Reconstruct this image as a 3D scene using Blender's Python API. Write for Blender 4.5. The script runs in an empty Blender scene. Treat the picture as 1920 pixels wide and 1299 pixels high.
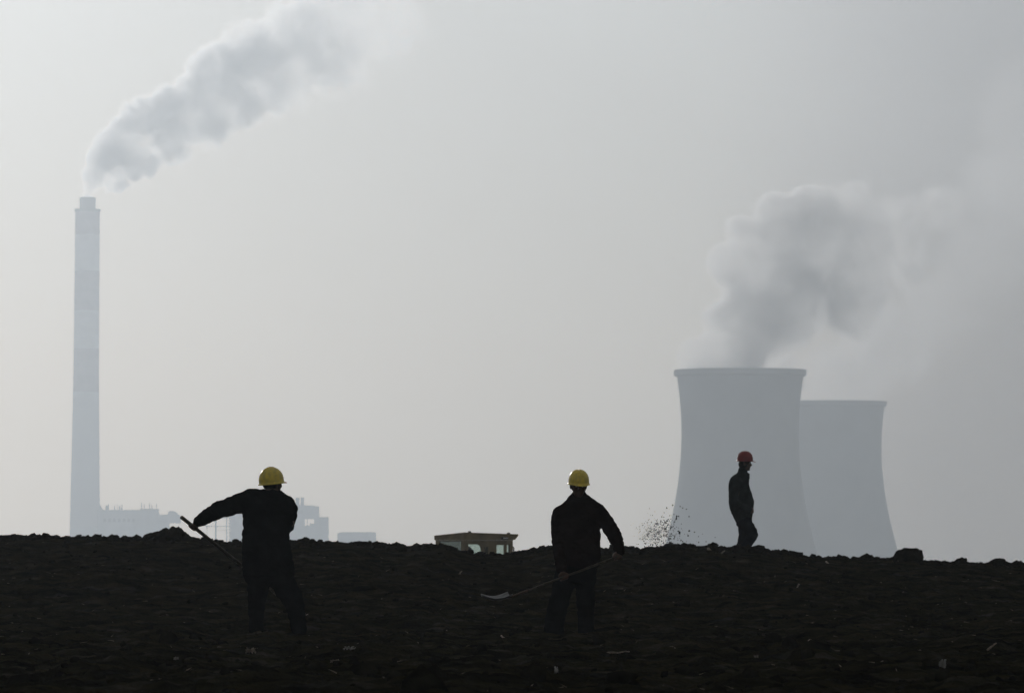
import bpy, bmesh, math, random
import numpy as np
from mathutils import Vector, Matrix, noise as mnoise

# ------------------------------------------------------------------ frame of reference
# eye at the origin looking along +Y; f = focal length in photo pixels
F = 1920 * 200.0 / 36.0
HX, HY = 960.0, 1015.0
def P(px, py, d):
    return Vector(((px - HX) * d / F, d, (HY - py) * d / F))

sc = bpy.context.scene
col = sc.collection

# ------------------------------------------------------------------ camera
cam = bpy.data.cameras.new('camera')
cam.lens = 200; cam.sensor_width = 36; cam.sensor_fit = 'HORIZONTAL'
cam.shift_y = (HY - 649.5) / 1920.0
cam.clip_start = 0.5; cam.clip_end = 20000
cam.dof.use_dof = True; cam.dof.focus_distance = 60; cam.dof.aperture_fstop = 11
cam_ob = bpy.data.objects.new('camera', cam); col.objects.link(cam_ob)
cam_ob.rotation_euler = (math.radians(90), 0, 0)
sc.camera = cam_ob

# ------------------------------------------------------------------ light
SUN_AZ = -17.0
SUN_EL = 13.0
# degrees: left of the view axis, above the horizon
SUN_STRENGTH = 4.6
SKY_STRENGTH = 0.05
HAZE_DENSITY = 1.98e-4
HAZE_G = 0.67
VEIL = 0.60
EXPOSURE = -1.82
DUST = 1.5
sun = bpy.data.lights.new('sun', 'SUN'); sun.energy = SUN_STRENGTH; sun.angle = math.radians(0.5)
sun.color = (1.0, 0.955, 0.925)
sun_ob = bpy.data.objects.new('sun', sun); col.objects.link(sun_ob)
sd = Vector((math.sin(math.radians(SUN_AZ)) * math.cos(math.radians(SUN_EL)),
             math.cos(math.radians(SUN_AZ)) * math.cos(math.radians(SUN_EL)), math.sin(math.radians(SUN_EL))))
sun_ob.rotation_euler = sd.to_track_quat('Z', 'Y').to_euler()
sun_ob.location = sd * 300

world = bpy.data.worlds.new('World'); sc.world = world; world.use_nodes = True
nt = world.node_tree; nt.nodes.clear()
wo = nt.nodes.new('ShaderNodeOutputWorld'); bg = nt.nodes.new('ShaderNodeBackground')
sky = nt.nodes.new('ShaderNodeTexSky'); sky.sky_type = 'NISHITA'; sky.sun_disc = False
sky.sun_elevation = math.radians(SUN_EL); sky.sun_rotation = math.radians(SUN_AZ)
sky.air_density = 1.0; sky.dust_density = DUST; sky.ozone_density = 1.0
tc = nt.nodes.new('ShaderNodeTexCoord')
sep = nt.nodes.new('ShaderNodeSeparateXYZ'); cmb = nt.nodes.new('ShaderNodeCombineXYZ')
mx = nt.nodes.new('ShaderNodeMath'); mx.operation = 'MAXIMUM'; mx.inputs[1].default_value = 0.03
hs = nt.nodes.new('ShaderNodeHueSaturation'); hs.inputs['Saturation'].default_value = 0.8
nt.links.new(tc.outputs['Generated'], sep.inputs[0])
nt.links.new(sep.outputs[0], cmb.inputs[0]); nt.links.new(sep.outputs[1], cmb.inputs[1])
nt.links.new(sep.outputs[2], mx.inputs[0]); nt.links.new(mx.outputs[0], cmb.inputs[2])
nt.links.new(cmb.outputs[0], sky.inputs[0])
nt.links.new(sky.outputs[0], hs.inputs['Color']); nt.links.new(hs.outputs[0], bg.inputs[0])
bg.inputs[1].default_value = SKY_STRENGTH
veil = nt.nodes.new('ShaderNodeBackground'); veil.inputs[0].default_value = (1.0, .94, .89, 1); veil.inputs[1].default_value = VEIL   # even glow added to the sky as high smog, brightens camera-facing sides
adds = nt.nodes.new('ShaderNodeAddShader')
nt.links.new(bg.outputs[0], adds.inputs[0]); nt.links.new(veil.outputs[0], adds.inputs[1]); nt.links.new(adds.outputs[0], wo.inputs[0])

sc.view_settings.view_transform = 'Standard'; sc.view_settings.look = 'None'
sc.view_settings.exposure = EXPOSURE; sc.view_settings.gamma = 1
sc.cycles.use_denoising = True
try: sc.cycles.denoiser = 'OPENIMAGEDENOISE'
except Exception: pass
sc.cycles.max_bounces = 6; sc.cycles.diffuse_bounces = 2; sc.cycles.glossy_bounces = 2
sc.cycles.transmission_bounces = 6; sc.cycles.transparent_max_bounces = 12
sc.cycles.volume_bounces = 2
sc.cycles.volume_step_rate = 1.0; sc.cycles.volume_max_steps = 256

# ------------------------------------------------------------------ helpers
def tag(o, label=None, cat=None, group=None, kind=None):
    if label: o['label'] = label
    if cat: o['category'] = cat
    if group: o['group'] = group
    if kind: o['kind'] = kind
    return o

def empty(name, loc=(0, 0, 0), rz=0):
    o = bpy.data.objects.new(name, None); o.location = loc; o.rotation_euler = (0, 0, rz)
    o.empty_display_size = 0.2
    col.objects.link(o); return o

def link_mesh(name, me, m, parent=None, smooth=False):
    if m is not None and len(me.materials) == 0: me.materials.append(m)
    o = bpy.data.objects.new(name, me); col.objects.link(o)
    if parent is not None: o.parent = parent
    if smooth: me.polygons.foreach_set('use_smooth', [True] * len(me.polygons))
    return o

def from_bm(name, bm, m, parent=None, smooth=False):
    me = bpy.data.meshes.new(name); bm.to_mesh(me); bm.free()
    return link_mesh(name, me, m, parent, smooth)

def mat(name, color, rough=0.7, spec=0.3, vary=0.25, scale=8.0, metallic=0.0, bump=0.0, bscale=30.0, color2=None, coat=0.0):
    m = bpy.data.materials.new(name); m.use_nodes = True
    n = m.node_tree.nodes; l = m.node_tree.links
    b = n['Principled BSDF']
    b.inputs['Roughness'].default_value = rough; b.inputs['Metallic'].default_value = metallic
    b.inputs['Specular IOR Level'].default_value = spec
    b.inputs['Coat Weight'].default_value = coat
    t = n.new('ShaderNodeTexCoord'); no = n.new('ShaderNodeTexNoise')
    no.inputs['Scale'].default_value = scale; no.inputs['Detail'].default_value = 6
    r = n.new('ShaderNodeValToRGB')
    c2 = color2 or tuple(c * (1 - vary) for c in color); c1 = tuple(min(1, c * (1 + vary * .5)) for c in color)
    r.color_ramp.elements[0].position = .3; r.color_ramp.elements[1].position = .7
    r.color_ramp.elements[0].color = (*c2, 1); r.color_ramp.elements[1].color = (*c1, 1)
    l.new(t.outputs['Object'], no.inputs['Vector']); l.new(no.outputs['Fac'], r.inputs[0]); l.new(r.outputs[0], b.inputs['Base Color'])
    if bump:
        n2 = n.new('ShaderNodeTexNoise'); n2.inputs['Scale'].default_value = bscale; n2.inputs['Detail'].default_value = 5
        bu = n.new('ShaderNodeBump'); bu.inputs['Strength'].default_value = bump; bu.inputs['Distance'].default_value = 1.0 / bscale
        l.new(t.outputs['Object'], n2.inputs['Vector']); l.new(n2.outputs['Fac'], bu.inputs['Height']); l.new(bu.outputs[0], b.inputs['Normal'])
    return m

M = {
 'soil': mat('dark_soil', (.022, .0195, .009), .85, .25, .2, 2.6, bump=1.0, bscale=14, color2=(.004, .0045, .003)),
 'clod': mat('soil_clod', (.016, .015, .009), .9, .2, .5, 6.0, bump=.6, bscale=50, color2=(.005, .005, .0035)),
 'concrete': mat('weathered_concrete', (.30, .295, .285), .9, .2, .25, .02, bump=.1, bscale=.5),
 'concrete_pale': mat('pale_concrete', (.58, .58, .58), .9, .2, .15, .02),
 'concrete_dark': mat('stained_concrete', (.16, .16, .155), .9, .2, .3, .05),
 'red_band': mat('faded_red_paint', (.36, .28, .29), .8, .2, .25, .1),
 'white_band': mat('faded_white_paint', (.82, .83, .83), .8, .2, .1, .1),
 'steel_far': mat('grey_painted_steel', (.14, .145, .15), .7, .3, .3, .2),
 'cladding': mat('grey_cladding', (.36, .37, .38), .8, .3, .2, .08),
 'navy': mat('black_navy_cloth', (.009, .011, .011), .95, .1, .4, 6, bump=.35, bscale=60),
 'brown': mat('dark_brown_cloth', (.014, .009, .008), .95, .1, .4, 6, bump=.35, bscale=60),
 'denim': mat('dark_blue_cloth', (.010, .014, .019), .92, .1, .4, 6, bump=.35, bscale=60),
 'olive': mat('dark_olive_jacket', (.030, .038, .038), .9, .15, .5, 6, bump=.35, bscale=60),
 'skin': mat('dark_skin_tone', (.09, .055, .04), .6, .3, .2, 20),  # one even dark skin tone
 'glove': mat('worn_glove', (.07, .07, .06), .9, .1, .3, 20),
 'hair': mat('black_hair', (.008, .007, .006), .6, .3, .3, 60, bump=.5, bscale=200),
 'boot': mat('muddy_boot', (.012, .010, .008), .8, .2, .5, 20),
 'yellow': mat('yellow_helmet_plastic', (.80, .62, .07), .36, .5, .12, 22, color2=(.52, .42, .09)),
 'red': mat('red_helmet_plastic', (.22, .010, .010), .3, .5, .12, 14, color2=(.16, .008, .008)),
 'red_trim': mat('red_trim_strip', (.45, .05, .03), .5, .4, .1, 10),
 'ash': mat('worn_ash_handle', (.055, .046, .032), .6, .35, .35, 14, bump=.2, bscale=90),
 'blade': mat('worn_steel_blade', (.20, .21, .215), .42, .5, .35, 18, metallic=.75),
 'rust': mat('rusty_steel', (.10, .07, .05), .6, .4, .4, 30, metallic=.4),
 'cab': mat('dusty_yellow_cab_paint', (.205, .16, .075), .6, .35, .3, 3, bump=.1, bscale=20),
 'cab_dark': mat('dark_cab_trim', (.03, .03, .028), .7, .3, .3, 5),
 'rubber': mat('black_rubber', (.02, .02, .02), .8, .3, .3, 10),
 'lamp': mat('lamp_lens', (.75, .75, .7), .2, .6, .05, 10),
 'straw': mat('pale_straw', (.085, .072, .045), .8, .2, .35, 20),
 'wood': mat('grey_dead_wood', (.17, .14, .10), .85, .2, .4, 30, bump=.5, bscale=90),
 'plastic': mat('pale_plastic_film', (.36, .36, .34), .4, .5, .15, 30),
 'paper': mat('scrap_of_pale_paper', (.20, .195, .17), .7, .3, .2, 30),
}
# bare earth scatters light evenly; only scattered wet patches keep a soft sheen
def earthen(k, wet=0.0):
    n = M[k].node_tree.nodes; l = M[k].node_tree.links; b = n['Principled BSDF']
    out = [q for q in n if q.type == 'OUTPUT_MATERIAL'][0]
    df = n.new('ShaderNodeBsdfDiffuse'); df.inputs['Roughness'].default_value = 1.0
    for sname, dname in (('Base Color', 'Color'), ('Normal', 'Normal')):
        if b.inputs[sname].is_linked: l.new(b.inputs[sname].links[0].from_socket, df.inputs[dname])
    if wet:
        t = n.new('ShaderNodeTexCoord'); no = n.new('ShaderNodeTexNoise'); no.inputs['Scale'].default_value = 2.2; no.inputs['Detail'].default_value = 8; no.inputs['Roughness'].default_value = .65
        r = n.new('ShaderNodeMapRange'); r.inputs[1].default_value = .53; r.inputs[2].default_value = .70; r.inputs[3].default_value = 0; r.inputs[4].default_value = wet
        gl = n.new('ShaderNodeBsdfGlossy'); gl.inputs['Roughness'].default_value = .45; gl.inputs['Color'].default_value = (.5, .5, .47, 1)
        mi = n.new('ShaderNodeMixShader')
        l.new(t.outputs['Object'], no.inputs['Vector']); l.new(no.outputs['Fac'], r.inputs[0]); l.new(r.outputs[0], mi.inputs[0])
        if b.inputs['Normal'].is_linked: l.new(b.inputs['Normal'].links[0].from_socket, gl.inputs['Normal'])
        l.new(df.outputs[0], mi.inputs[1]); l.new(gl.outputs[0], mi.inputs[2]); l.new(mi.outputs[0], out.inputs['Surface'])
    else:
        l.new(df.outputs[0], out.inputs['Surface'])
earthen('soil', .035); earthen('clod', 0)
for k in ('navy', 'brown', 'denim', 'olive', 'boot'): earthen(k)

def glass_mat(name='teal_tinted_glass', k=1.0):
    m = bpy.data.materials.new(name); m.use_nodes = True
    n = m.node_tree.nodes; l = m.node_tree.links; n.clear()
    o = n.new('ShaderNodeOutputMaterial'); mixs = n.new('ShaderNodeMixShader')
    tr = n.new('ShaderNodeBsdfTransparent'); gl = n.new('ShaderNodeBsdfGlossy'); gl.inputs['Roughness'].default_value = .08
    no = n.new('ShaderNodeTexNoise'); no.inputs['Scale'].default_value = 4
    t = n.new('ShaderNodeTexCoord'); r = n.new('ShaderNodeValToRGB')
    r.color_ramp.elements[0].color = (.78 * k, .83 * k, .81 * k, 1); r.color_ramp.elements[1].color = (.85 * k, .89 * k, .87 * k, 1)
    l.new(t.outputs['Object'], no.inputs['Vector']); l.new(no.outputs['Fac'], r.inputs[0]); l.new(r.outputs[0], tr.inputs[0])
    fr0 = n.new('ShaderNodeLayerWeight'); fr0.inputs[0].default_value = .5
    pw = n.new('ShaderNodeMath'); pw.operation = 'POWER'; pw.inputs[1].default_value = 5; l.new(fr0.outputs['Facing'], pw.inputs[0])
    fr = n.new('ShaderNodeMath'); fr.operation = 'MULTIPLY_ADD'; fr.inputs[1].default_value = .9; fr.inputs[2].default_value = .03; l.new(pw.outputs[0], fr.inputs[0])
    gl.inputs[0].default_value = (.9, .95, 1, 1)
    l.new(fr.outputs[0], mixs.inputs[0]); l.new(tr.outputs[0], mixs.inputs[1]); l.new(gl.outputs[0], mixs.inputs[2])
    l.new(mixs.outputs[0], o.inputs['Surface']); return m
M['glass'] = glass_mat(); M['dark_glass'] = glass_mat('half_clear_glass', .5)  # second one is the same glass at half transmission, for the left end pane

# numpy perlin -------------------------------------------------------
def pn(x, y, seed=0):
    xi = np.floor(x).astype(np.int64); yi = np.floor(y).astype(np.int64)
    xf = x - xi; yf = y - yi
    def g(ix, iy):
        h = (ix * 374761393 + iy * 668265263 + seed * 2147483647 + 12345) & 0xffffffff
        h = ((h ^ (h >> 13)) * 1274126177) & 0xffffffff
        h = h ^ (h >> 16)
        return h.astype(np.float64) * (2 * np.pi / 4294967296.0)
    def d(ix, iy, fx, fy):
        a = g(ix, iy); return np.cos(a) * fx + np.sin(a) * fy
    u = xf * xf * xf * (xf * (xf * 6 - 15) + 10); v = yf * yf * yf * (yf * (yf * 6 - 15) + 10)
    a = d(xi, yi, xf, yf); b = d(xi + 1, yi, xf - 1, yf); c = d(xi, yi + 1, xf, yf - 1); e = d(xi + 1, yi + 1, xf - 1, yf - 1)
    return ((a + u * (b - a)) * (1 - v) + (c + u * (e - c)) * v) * 1.5

# ------------------------------------------------------------------ ground
YC = 86.0
ridge_px = [(-900, 1012), (-300, 1008), (0, 1007), (35, 1004), (100, 1008), (130, 1011), (190, 1008), (230, 1011), (262, 1011), (300, 1011),
            (360, 1012), (400, 1017), (440, 1021), (470, 1019), (545, 1019), (560, 1017), (600, 1017), (640, 1018), (690, 1020),
            (720, 1024), (760, 1027), (780, 1024), (800, 1025), (818, 1027), (836, 1024), (860, 1034), (885, 1040), (960, 1040), (985, 1038),
            (1000, 1035), (1030, 1029), (1090, 1031), (1140, 1031), (1200, 1032), (1240, 1027), (1280, 1025), (1310, 1027), (1330, 1026),
            (1365, 1031), (1385, 1029), (1420, 1031), (1440, 1035), (1480, 1038), (1500, 1041), (1530, 1045), (1580, 1048),
            (1660, 1050), (1740, 1053), (1800, 1056), (1840, 1057), (1895, 1059), (1920, 1060), (2300, 1062), (3000, 1060)]
rx_ = np.array([(p[0] - HX) * YC / F for p in ridge_px]); rz_ = np.array([(HY - p[1] - 0.5) * YC / F for p in ridge_px])
GZ = -0.945
def terrain(x, y, rough=True):
    x = np.asarray(x, float); y = np.asarray(y, float)
    yc = YC + 0.8 * pn(x * .23, x * 0 + 3.3, 5)
    zc = np.interp(x * YC / np.maximum(y, 40), rx_, rz_)
    zc = np.where(y < 70, np.interp(x, rx_, rz_), zc)
    t = np.clip((y - 58.5) / (yc - 58.5), 0, 1)
    s = t * (0.55 + 0.45 * t * (3 - 2 * t)) if False else (0.5 * t + 0.5 * t * t * (3 - 2 * t))
    z = GZ + (zc - GZ) * s
    # behind the crest
    u = y - yc
    zb = zc * y / YC - 0.022 * np.clip(u, 0, 20) * np.clip(u / 8, 0, 1)
    v = np.clip((y - 105) / 45, 0, 1); v = v * v * (3 - 2 * v)
    zb = zb * (1 - v) + (-2.75) * v
    w = np.clip((y - 230) / 900, 0, 1); w = w * w * (3 - 2 * w)
    zb = zb * (1 - w) + (-35.0) * w
    z = np.where(y > yc, zb, z)
    # far sides / behind the camera stay gentle
    z = np.where(y < 30, GZ - 0.15 * np.clip((30 - y) / 30, 0, 1), z)
    if rough:
        near = np.clip((y - 20) / 10, 0, 1) * np.clip((110 - y) / 8, 0, 1)
        crest = 1 - 0.50 * np.exp(-((y - yc) / 6.0) ** 2)
        n = 0.060 * pn(x * .7, y * .35, 1) + 0.055 * np.maximum(0, pn(x * 1.1 + 3, y * .55, 41)) * np.clip((60 - y) / 6 + 1, 0.4, 1) + 0.034 * pn(x * 1.9, y * 1.1, 2)
        r1 = 1 - np.abs(pn(x * 3.7 + 7, y * 2.4, 3)) * 2
        n = n + 0.045 * np.maximum(0, pn(x * 2.3 + 9, y * 1.2, 21)) + 0.034 * r1 * pn(x * 1.1, y * .8, 9) + 0.022 * pn(x * 7.5, y * 5, 4) + 0.013 * pn(x * 15, y * 11, 6)
        # spade cut terraces
        q = pn(x * .35 + 4, y * .25, 12) * 3.0
        n = n + 0.05 * (np.abs(q - np.round(q)) - .25) * np.clip((y - 57) / 6, 0, 1) * crest
        flat = np.ones_like(x)
        for fx, fy in FEET: flat = flat * (1 - 0.85 * np.exp(-(((x - fx) / .35) ** 2 + ((y - fy) / .5) ** 2)))
        z = z + n * near * crest * flat
        z = z + np.clip((y - 230) / 400, 0, 1) * 0.6 * pn(x * .01, y * .01, 8)
    return z
FEET = [((480 - HX) * 57 / F, 57.0), ((560 - HX) * 57 / F, 57.0), ((1040 - HX) * 57 / F, 57.0), ((1100 - HX) * 57 / F, 57.0)]

def geo(a, b, n):
    return list(a * (b / a) ** (np.arange(1, n + 1) / n))
xs_d = np.arange(-13, 13.001, 0.036)
xs = np.array([-v for v in reversed(geo(13, 3000, 34))] + list(xs_d) + geo(13, 3000, 34))
ys = np.array(list(-np.array(list(reversed(geo(10, 1100, 12))))) + list(np.arange(-8, 26, 4)) + list(np.arange(28, 34, .25)) +
              list(np.arange(34, 58, .065)) + list(np.arange(58, 92, .085)) + list(np.arange(92, 112, .3)) +
              list(np.arange(112, 240, 6)) + [240 + g for g in geo(10, 7600, 40)])
X, Y = np.meshgrid(xs, ys)
Z = terrain(X, Y)
def grid_mesh(name, X, Y, Z):
    ny, nx = X.shape
    me = bpy.data.meshes.new(name)
    v = np.stack([X, Y, Z], -1).reshape(-1, 3).astype(np.float32)
    i = np.arange(ny * nx).reshape(ny, nx)
    f = np.stack([i[:-1, :-1], i[:-1, 1:], i[1:, 1:], i[1:, :-1]], -1).reshape(-1, 4)
    me.vertices.add(len(v)); me.vertices.foreach_set('co', v.ravel())
    me.loops.add(f.size); me.loops.foreach_set('vertex_index', f.ravel().astype(np.int32))
    me.polygons.add(len(f)); me.polygons.foreach_set('loop_start', np.arange(0, f.size, 4, dtype=np.int32))
    me.update(calc_edges=True); me.validate()
    return me
gme = grid_mesh('ground', X, Y, Z)
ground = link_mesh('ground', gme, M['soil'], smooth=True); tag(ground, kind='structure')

def gz(x, y):
    return float(terrain(np.array([x]), np.array([y]))[0])

# clods ---------------------------------------------------------------
bmi = bmesh.new(); bmesh.ops.create_icosphere(bmi, subdivisions=1, radius=1)
bmi.verts.ensure_lookup_table()
ICO_V = np.array([v.co[:] for v in bmi.verts]); ICO_F = np.array([[v.index for v in f.verts] for f in bmi.faces]); bmi.free()
def tri_mesh(name, V, Fc):
    me = bpy.data.meshes.new(name)
    me.vertices.add(len(V)); me.vertices.foreach_set('co', V.astype(np.float32).ravel())
    me.loops.add(Fc.size); me.loops.foreach_set('vertex_index', Fc.ravel().astype(np.int32))
    me.polygons.add(len(Fc)); me.polygons.foreach_set('loop_start', np.arange(0, Fc.size, 3, dtype=np.int32))
    me.update(calc_edges=True); return me
def scatter(centers, sizes, rng, squash=.7, jit=.28):
    n = len(centers); nv = len(ICO_V)
    V = np.repeat(ICO_V[None], n, 0) * (1 + rng.uniform(-jit, jit, (n, nv, 1)))
    sc3 = np.stack([rng.uniform(.8, 1.5, n), rng.uniform(.8, 1.3, n), rng.uniform(.6, 1.0, n) * squash / .7], -1)[:, None]
    V = V * sc3
    a = rng.uniform(0, 2 * np.pi, n); ca, sa = np.cos(a)[:, None], np.sin(a)[:, None]
    Vx = V[..., 0] * ca - V[..., 1] * sa; Vy = V[..., 0] * sa + V[..., 1] * ca
    b = rng.uniform(-.5, .5, n); cb, sb = np.cos(b)[:, None], np.sin(b)[:, None]
    Vz = V[..., 2] * cb + Vx * sb; Vx = Vx * cb - V[..., 2] * sb
    V = np.stack([Vx, Vy, Vz], -1) * sizes[:, None, None] + centers[:, None]
    Fc = ICO_F[None] + (np.arange(n) * nv)[:, None, None]
    return V.reshape(-1, 3), Fc.reshape(-1, 3)
rng = np.random.default_rng(7)
N = 10600
cy = np.concatenate([rng.uniform(33, 58, 3000), rng.uniform(58, 84, 2800), YC + rng.normal(-.2, 1.0, N - 5800)])
cx = rng.uniform(-1, 1, N) * (cy * .105 + 1.0)
keep = pn(cx * .8, cy * .5, 31) + rng.uniform(-.5, .6, N) > -.1
keep[5800:] = pn(cx[5800:] * 1.3, cy[5800:] * .3, 33) + rng.uniform(-.4, .5, N - 5800) > -.05
cx, cy = cx[keep], cy[keep]
sz = 0.014 + 0.032 * rng.power(.6, len(cx)) * rng.uniform(.3, 1, len(cx)) + 0.03 * (rng.uniform(0, 1, len(cx)) > .975)
sz = np.where((cy < 52) & (rng.uniform(0, 1, len(cx)) > .8), sz * 1.9, sz)
sz = np.where(cy > 83, np.minimum(sz * 1.45, .075), sz)
cz = terrain(cx, cy) + sz * .15
V, Fc = scatter(np.stack([cx, cy, cz], -1), sz, rng)
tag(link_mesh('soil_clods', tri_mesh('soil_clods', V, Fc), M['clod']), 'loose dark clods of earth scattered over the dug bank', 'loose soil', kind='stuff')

def lump_mesh(name, sx, sy, sz, seed, sub=4, amp=.22, flat=True, fr=1.6):
    bm = bmesh.new(); bmesh.ops.create_icosphere(bm, subdivisions=sub, radius=1)
    for v in bm.verts:
        c = v.co.copy(); o = Vector((seed * 3.1, seed * 1.7, seed))
        n = mnoise.noise(c * fr + o) * amp + mnoise.noise(c * fr * 2.7 + o) * amp * .5 + mnoise.noise(c * fr * 7 + o) * amp * .28
        if sx > .10 and sz > .05:   # worn block: broad foot, narrower flattish top, one side steeper
            q = Vector((math.copysign(abs(c.x) ** .72, c.x), math.copysign(abs(c.y) ** .8, c.y), math.copysign(abs(c.z) ** .7, c.z)))
            k = 1.10 - .24 * (q.z + 1); n2 = mnoise.noise(c * 1.9 + o) * .22 + mnoise.noise(c * 4.5 + o) * .12 + mnoise.noise(c * 11 + o) * .05
            v.co = Vector(((q.x * k + .10 * q.z) * sx, q.y * k * sy, (q.z + .10 * q.x) * sz)) * (1 + n2); continue
        c = c * (1 + n)
        if flat: # boxy with a flatter top
            c.z = min(c.z, .80 + .25 * (c.z - .80)) if c.z > .8 else c.z
        v.co = Vector((c.x * sx, c.y * sy, c.z * sz))
    me = bpy.data.meshes.new(name); bm.to_mesh(me); bm.free(); return me

# dirt mound on the ridge
def mound(px0, px1, pytop, pybase, d):
    s = d / F; w = (px1 - px0) * s / 2; h = (pybase - pytop) * s
    o = empty('tmp'); bpy.data.objects.remove(o)
    bm = bmesh.new(); n = 90
    prof = [(0, 0), (.08, .10), (.2, .42), (.35, .72), (.48, .9), (.58, 1.0), (.68, .98), (.74, .84), (.80, .66), (.86, .42), (.93, .2), (1, 0)]
    px_, pz_ = [p[0] for p in prof], [p[1] for p in prof]
    vs = []
    for j in range(n):
        row = []
        for i in range(n):
            u = i / (n - 1); v = j / (n - 1) * 2 - 1
            z = float(np.interp(u, px_, pz_)) * math.sqrt(max(0, 1 - v * v)) * h
            p = Vector(((u * 2 - 1) * w, v * w * .7, z))
            nn = mnoise.noise(p * 9) * .045 + mnoise.noise(p * 22) * .03 + mnoise.noise(p * 50) * .012
            e = min(1, z / (h * .3))
            row.append(bm.verts.new((p.x, p.y, z - .05 + nn * e - .06 * (1 - e))))
        vs.append(row)
    for j in range(n - 1):
        for i in range(n - 1): bm.faces.new((vs[j][i], vs[j][i + 1], vs[j + 1][i + 1], vs[j + 1][i]))
    ob = from_bm('dirt_mound', bm, M['clod'], smooth=True)
    c = P((px0 + px1) / 2, pybase, d); ob.location = c
    return ob
m = mound(246, 374, 983, 1014, 86.0)
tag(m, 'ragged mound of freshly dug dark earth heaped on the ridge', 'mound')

# countable lumps along the skyline: (px, py centre, half width px, half height px, label)
lumps = [
 (1702, 1044, 33, 14.5, 'largest dark boulder of earth, flat topped, right of the cooling towers'),
 (1676, 1048, 11, 7, 'small lump leaning on the left side of the largest boulder'),
 (1868, 1059, 25, 10, 'wide flat topped lump of earth near the right edge of the picture'),
 (1801, 1054, 14, 7.5, 'rounded lump of earth midway between the two big boulders'),
 (1832, 1057, 8, 4, 'little lump just left of the wide flat topped lump'),
 (1561, 1046, 10, 5, 'low pointed clod on the ridge below the second cooling tower'),
 (442, 1015, 7.5, 7, 'round clod on the skyline just left of the man in black with outstretched arm'),
 (586, 1013, 5, 5, 'small round clod on the skyline, left one of the close pair'),
 (600, 1014, 5, 5, 'small round clod on the skyline, right one of the close pair'),
 (617, 1017, 8, 5.5, 'bumpy clod to the right of the close pair of round clods'),
 (572, 1018, 7, 4.5, 'clod touching the left side of the close pair of round clods'),
 (558, 1018, 10, 4.5, 'low clod beside the hip of the man in black with outstretched arm'),
 (703, 1019, 5, 4, 'pointed clod in front of the right end of the low far building'),
 (985, 1035, 5, 6, 'upright pointed clod just right of the machine cab'),
 (836, 1030, 18, 5, 'dark lump hiding the lower left corner of the machine cab'),
 (876, 1037, 6, 4, 'clod at the foot of the machine cab corner post'),
 (1278, 1025, 9, 5, 'pointed clod on the ridge under the spray of flying soil'),
 (1317, 1028, 9, 5, 'flat clod on the ridge beside the pale broken stick'),
 (1345, 1030, 7, 4.5, 'clod on the ridge to the left of the walking man'),
 (1402, 1031, 7, 4, 'clod in front of the walking man\'s boots'),
 (1478, 1038, 6, 4.5, 'clod on the ridge one step right of the walking man'),
 (1490, 1040, 5, 4, 'smaller clod right of the one beside the walking man'),
 (136, 1009, 8, 5, 'clod on the skyline in front of the left foot of the chimney'),
 (156, 1010, 7, 5, 'clod on the skyline in front of the middle of the chimney foot'),
 (196, 1010, 8, 5, 'clod on the skyline at the right foot of the chimney'),
 (229, 1011, 9, 4, 'low clod on the skyline in front of the long power plant block'),
 (347, 1005, 6, 6, 'knobbly clod near the right end of the earth mound top'),
 (36, 1006, 16, 4, 'low wide clod on the skyline near the left edge of the picture'),
 (780, 1024, 8, 4, 'low clod on the skyline left of the machine cab'),
 (662, 1018, 9, 4, 'low clod in front of the left end of the low far building'),
]
for i, (px, py, hw, hh, lab) in enumerate(lumps):
    d = YC + random.uniform(-.6, .3) if py < 1056 else YC
    s = d / F
    me = lump_mesh('dirt_lump', hw * s, hw * s * .8, hh * s * 1.2, i + 1.5, sub=4 if hw > 12 else 3, amp=.34, fr=1.5)
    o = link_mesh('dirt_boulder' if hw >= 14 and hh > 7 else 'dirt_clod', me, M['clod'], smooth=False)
    o.location = P(px, py + (2 if hw < 12 else 0), d); o.rotation_euler = (0, random.uniform(-.15, .15), 0)
    tag(o, lab, 'boulder' if hw >= 14 and hh > 7 else 'clod', 'earth lumps along the skyline')

# flying soil -----------------------------------------------------------
n1 = 150
pxs = np.concatenate([rng.normal(1247, 13, n1), rng.normal(1228, 16, 190), rng.uniform(1190, 1345, 26), 1250 + rng.normal(0, 22, 60)])
pys = np.concatenate([990 + rng.normal(0, 16, n1) - (pxs[:n1] - 1247) * .35, rng.normal(1000, 13, 190), rng.uniform(1000, 1026, 26), 1012 + rng.normal(0, 12, 60)])
ok = (pys < 1034) & (pys > 942)
pxs, pys = pxs[ok], pys[ok]
dd = 80 + rng.normal(0, .5, len(pxs))
ss = rng.uniform(.0035, .0075, len(pxs)); ss[:int(n1 * .45)] = rng.uniform(.005, .011, int(n1 * .45))
m_ = 380
pxs = np.append(pxs, rng.normal(1226, 17, m_)); pys = np.append(pys, rng.normal(1000, 15, m_)); dd = np.append(dd, 80 + rng.normal(0, .4, m_)); ss = np.append(ss, rng.uniform(.0018, .0038, m_))
hand_placed = [(1245, 961, .009), (1261, 947, .013), (1218, 953, .009), (1280, 952, .009), (1287, 954, .009), (1292, 968, .010), (1269, 967, .014), (1268, 972, .017),
               (1253, 973, .014), (1256, 966, .011), (1247, 991, .020), (1257, 990, .014), (1274, 999, .021), (1292, 995, .018), (1302, 997, .011), (1290, 1004, .015),
               (1324, 1015, .011), (1346, 1021, .016), (1310, 1016, .010), (1337, 1023, .009), (1244, 1017, .012), (1210, 1018, .012), (1277, 1012, .010), (1280, 1015, .010),
               (1237, 996, .011), (1248, 996, .012), (1265, 978, .011), (1248, 979, .014), (1252, 984, .013)]
pxs = np.append(pxs, [h[0] for h in hand_placed]); pys = np.append(pys, [h[1] for h in hand_placed]); ss = np.append(ss, [h[2] * .8 for h in hand_placed]); dd = np.append(dd, np.full(len(hand_placed), 80.0))
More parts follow.
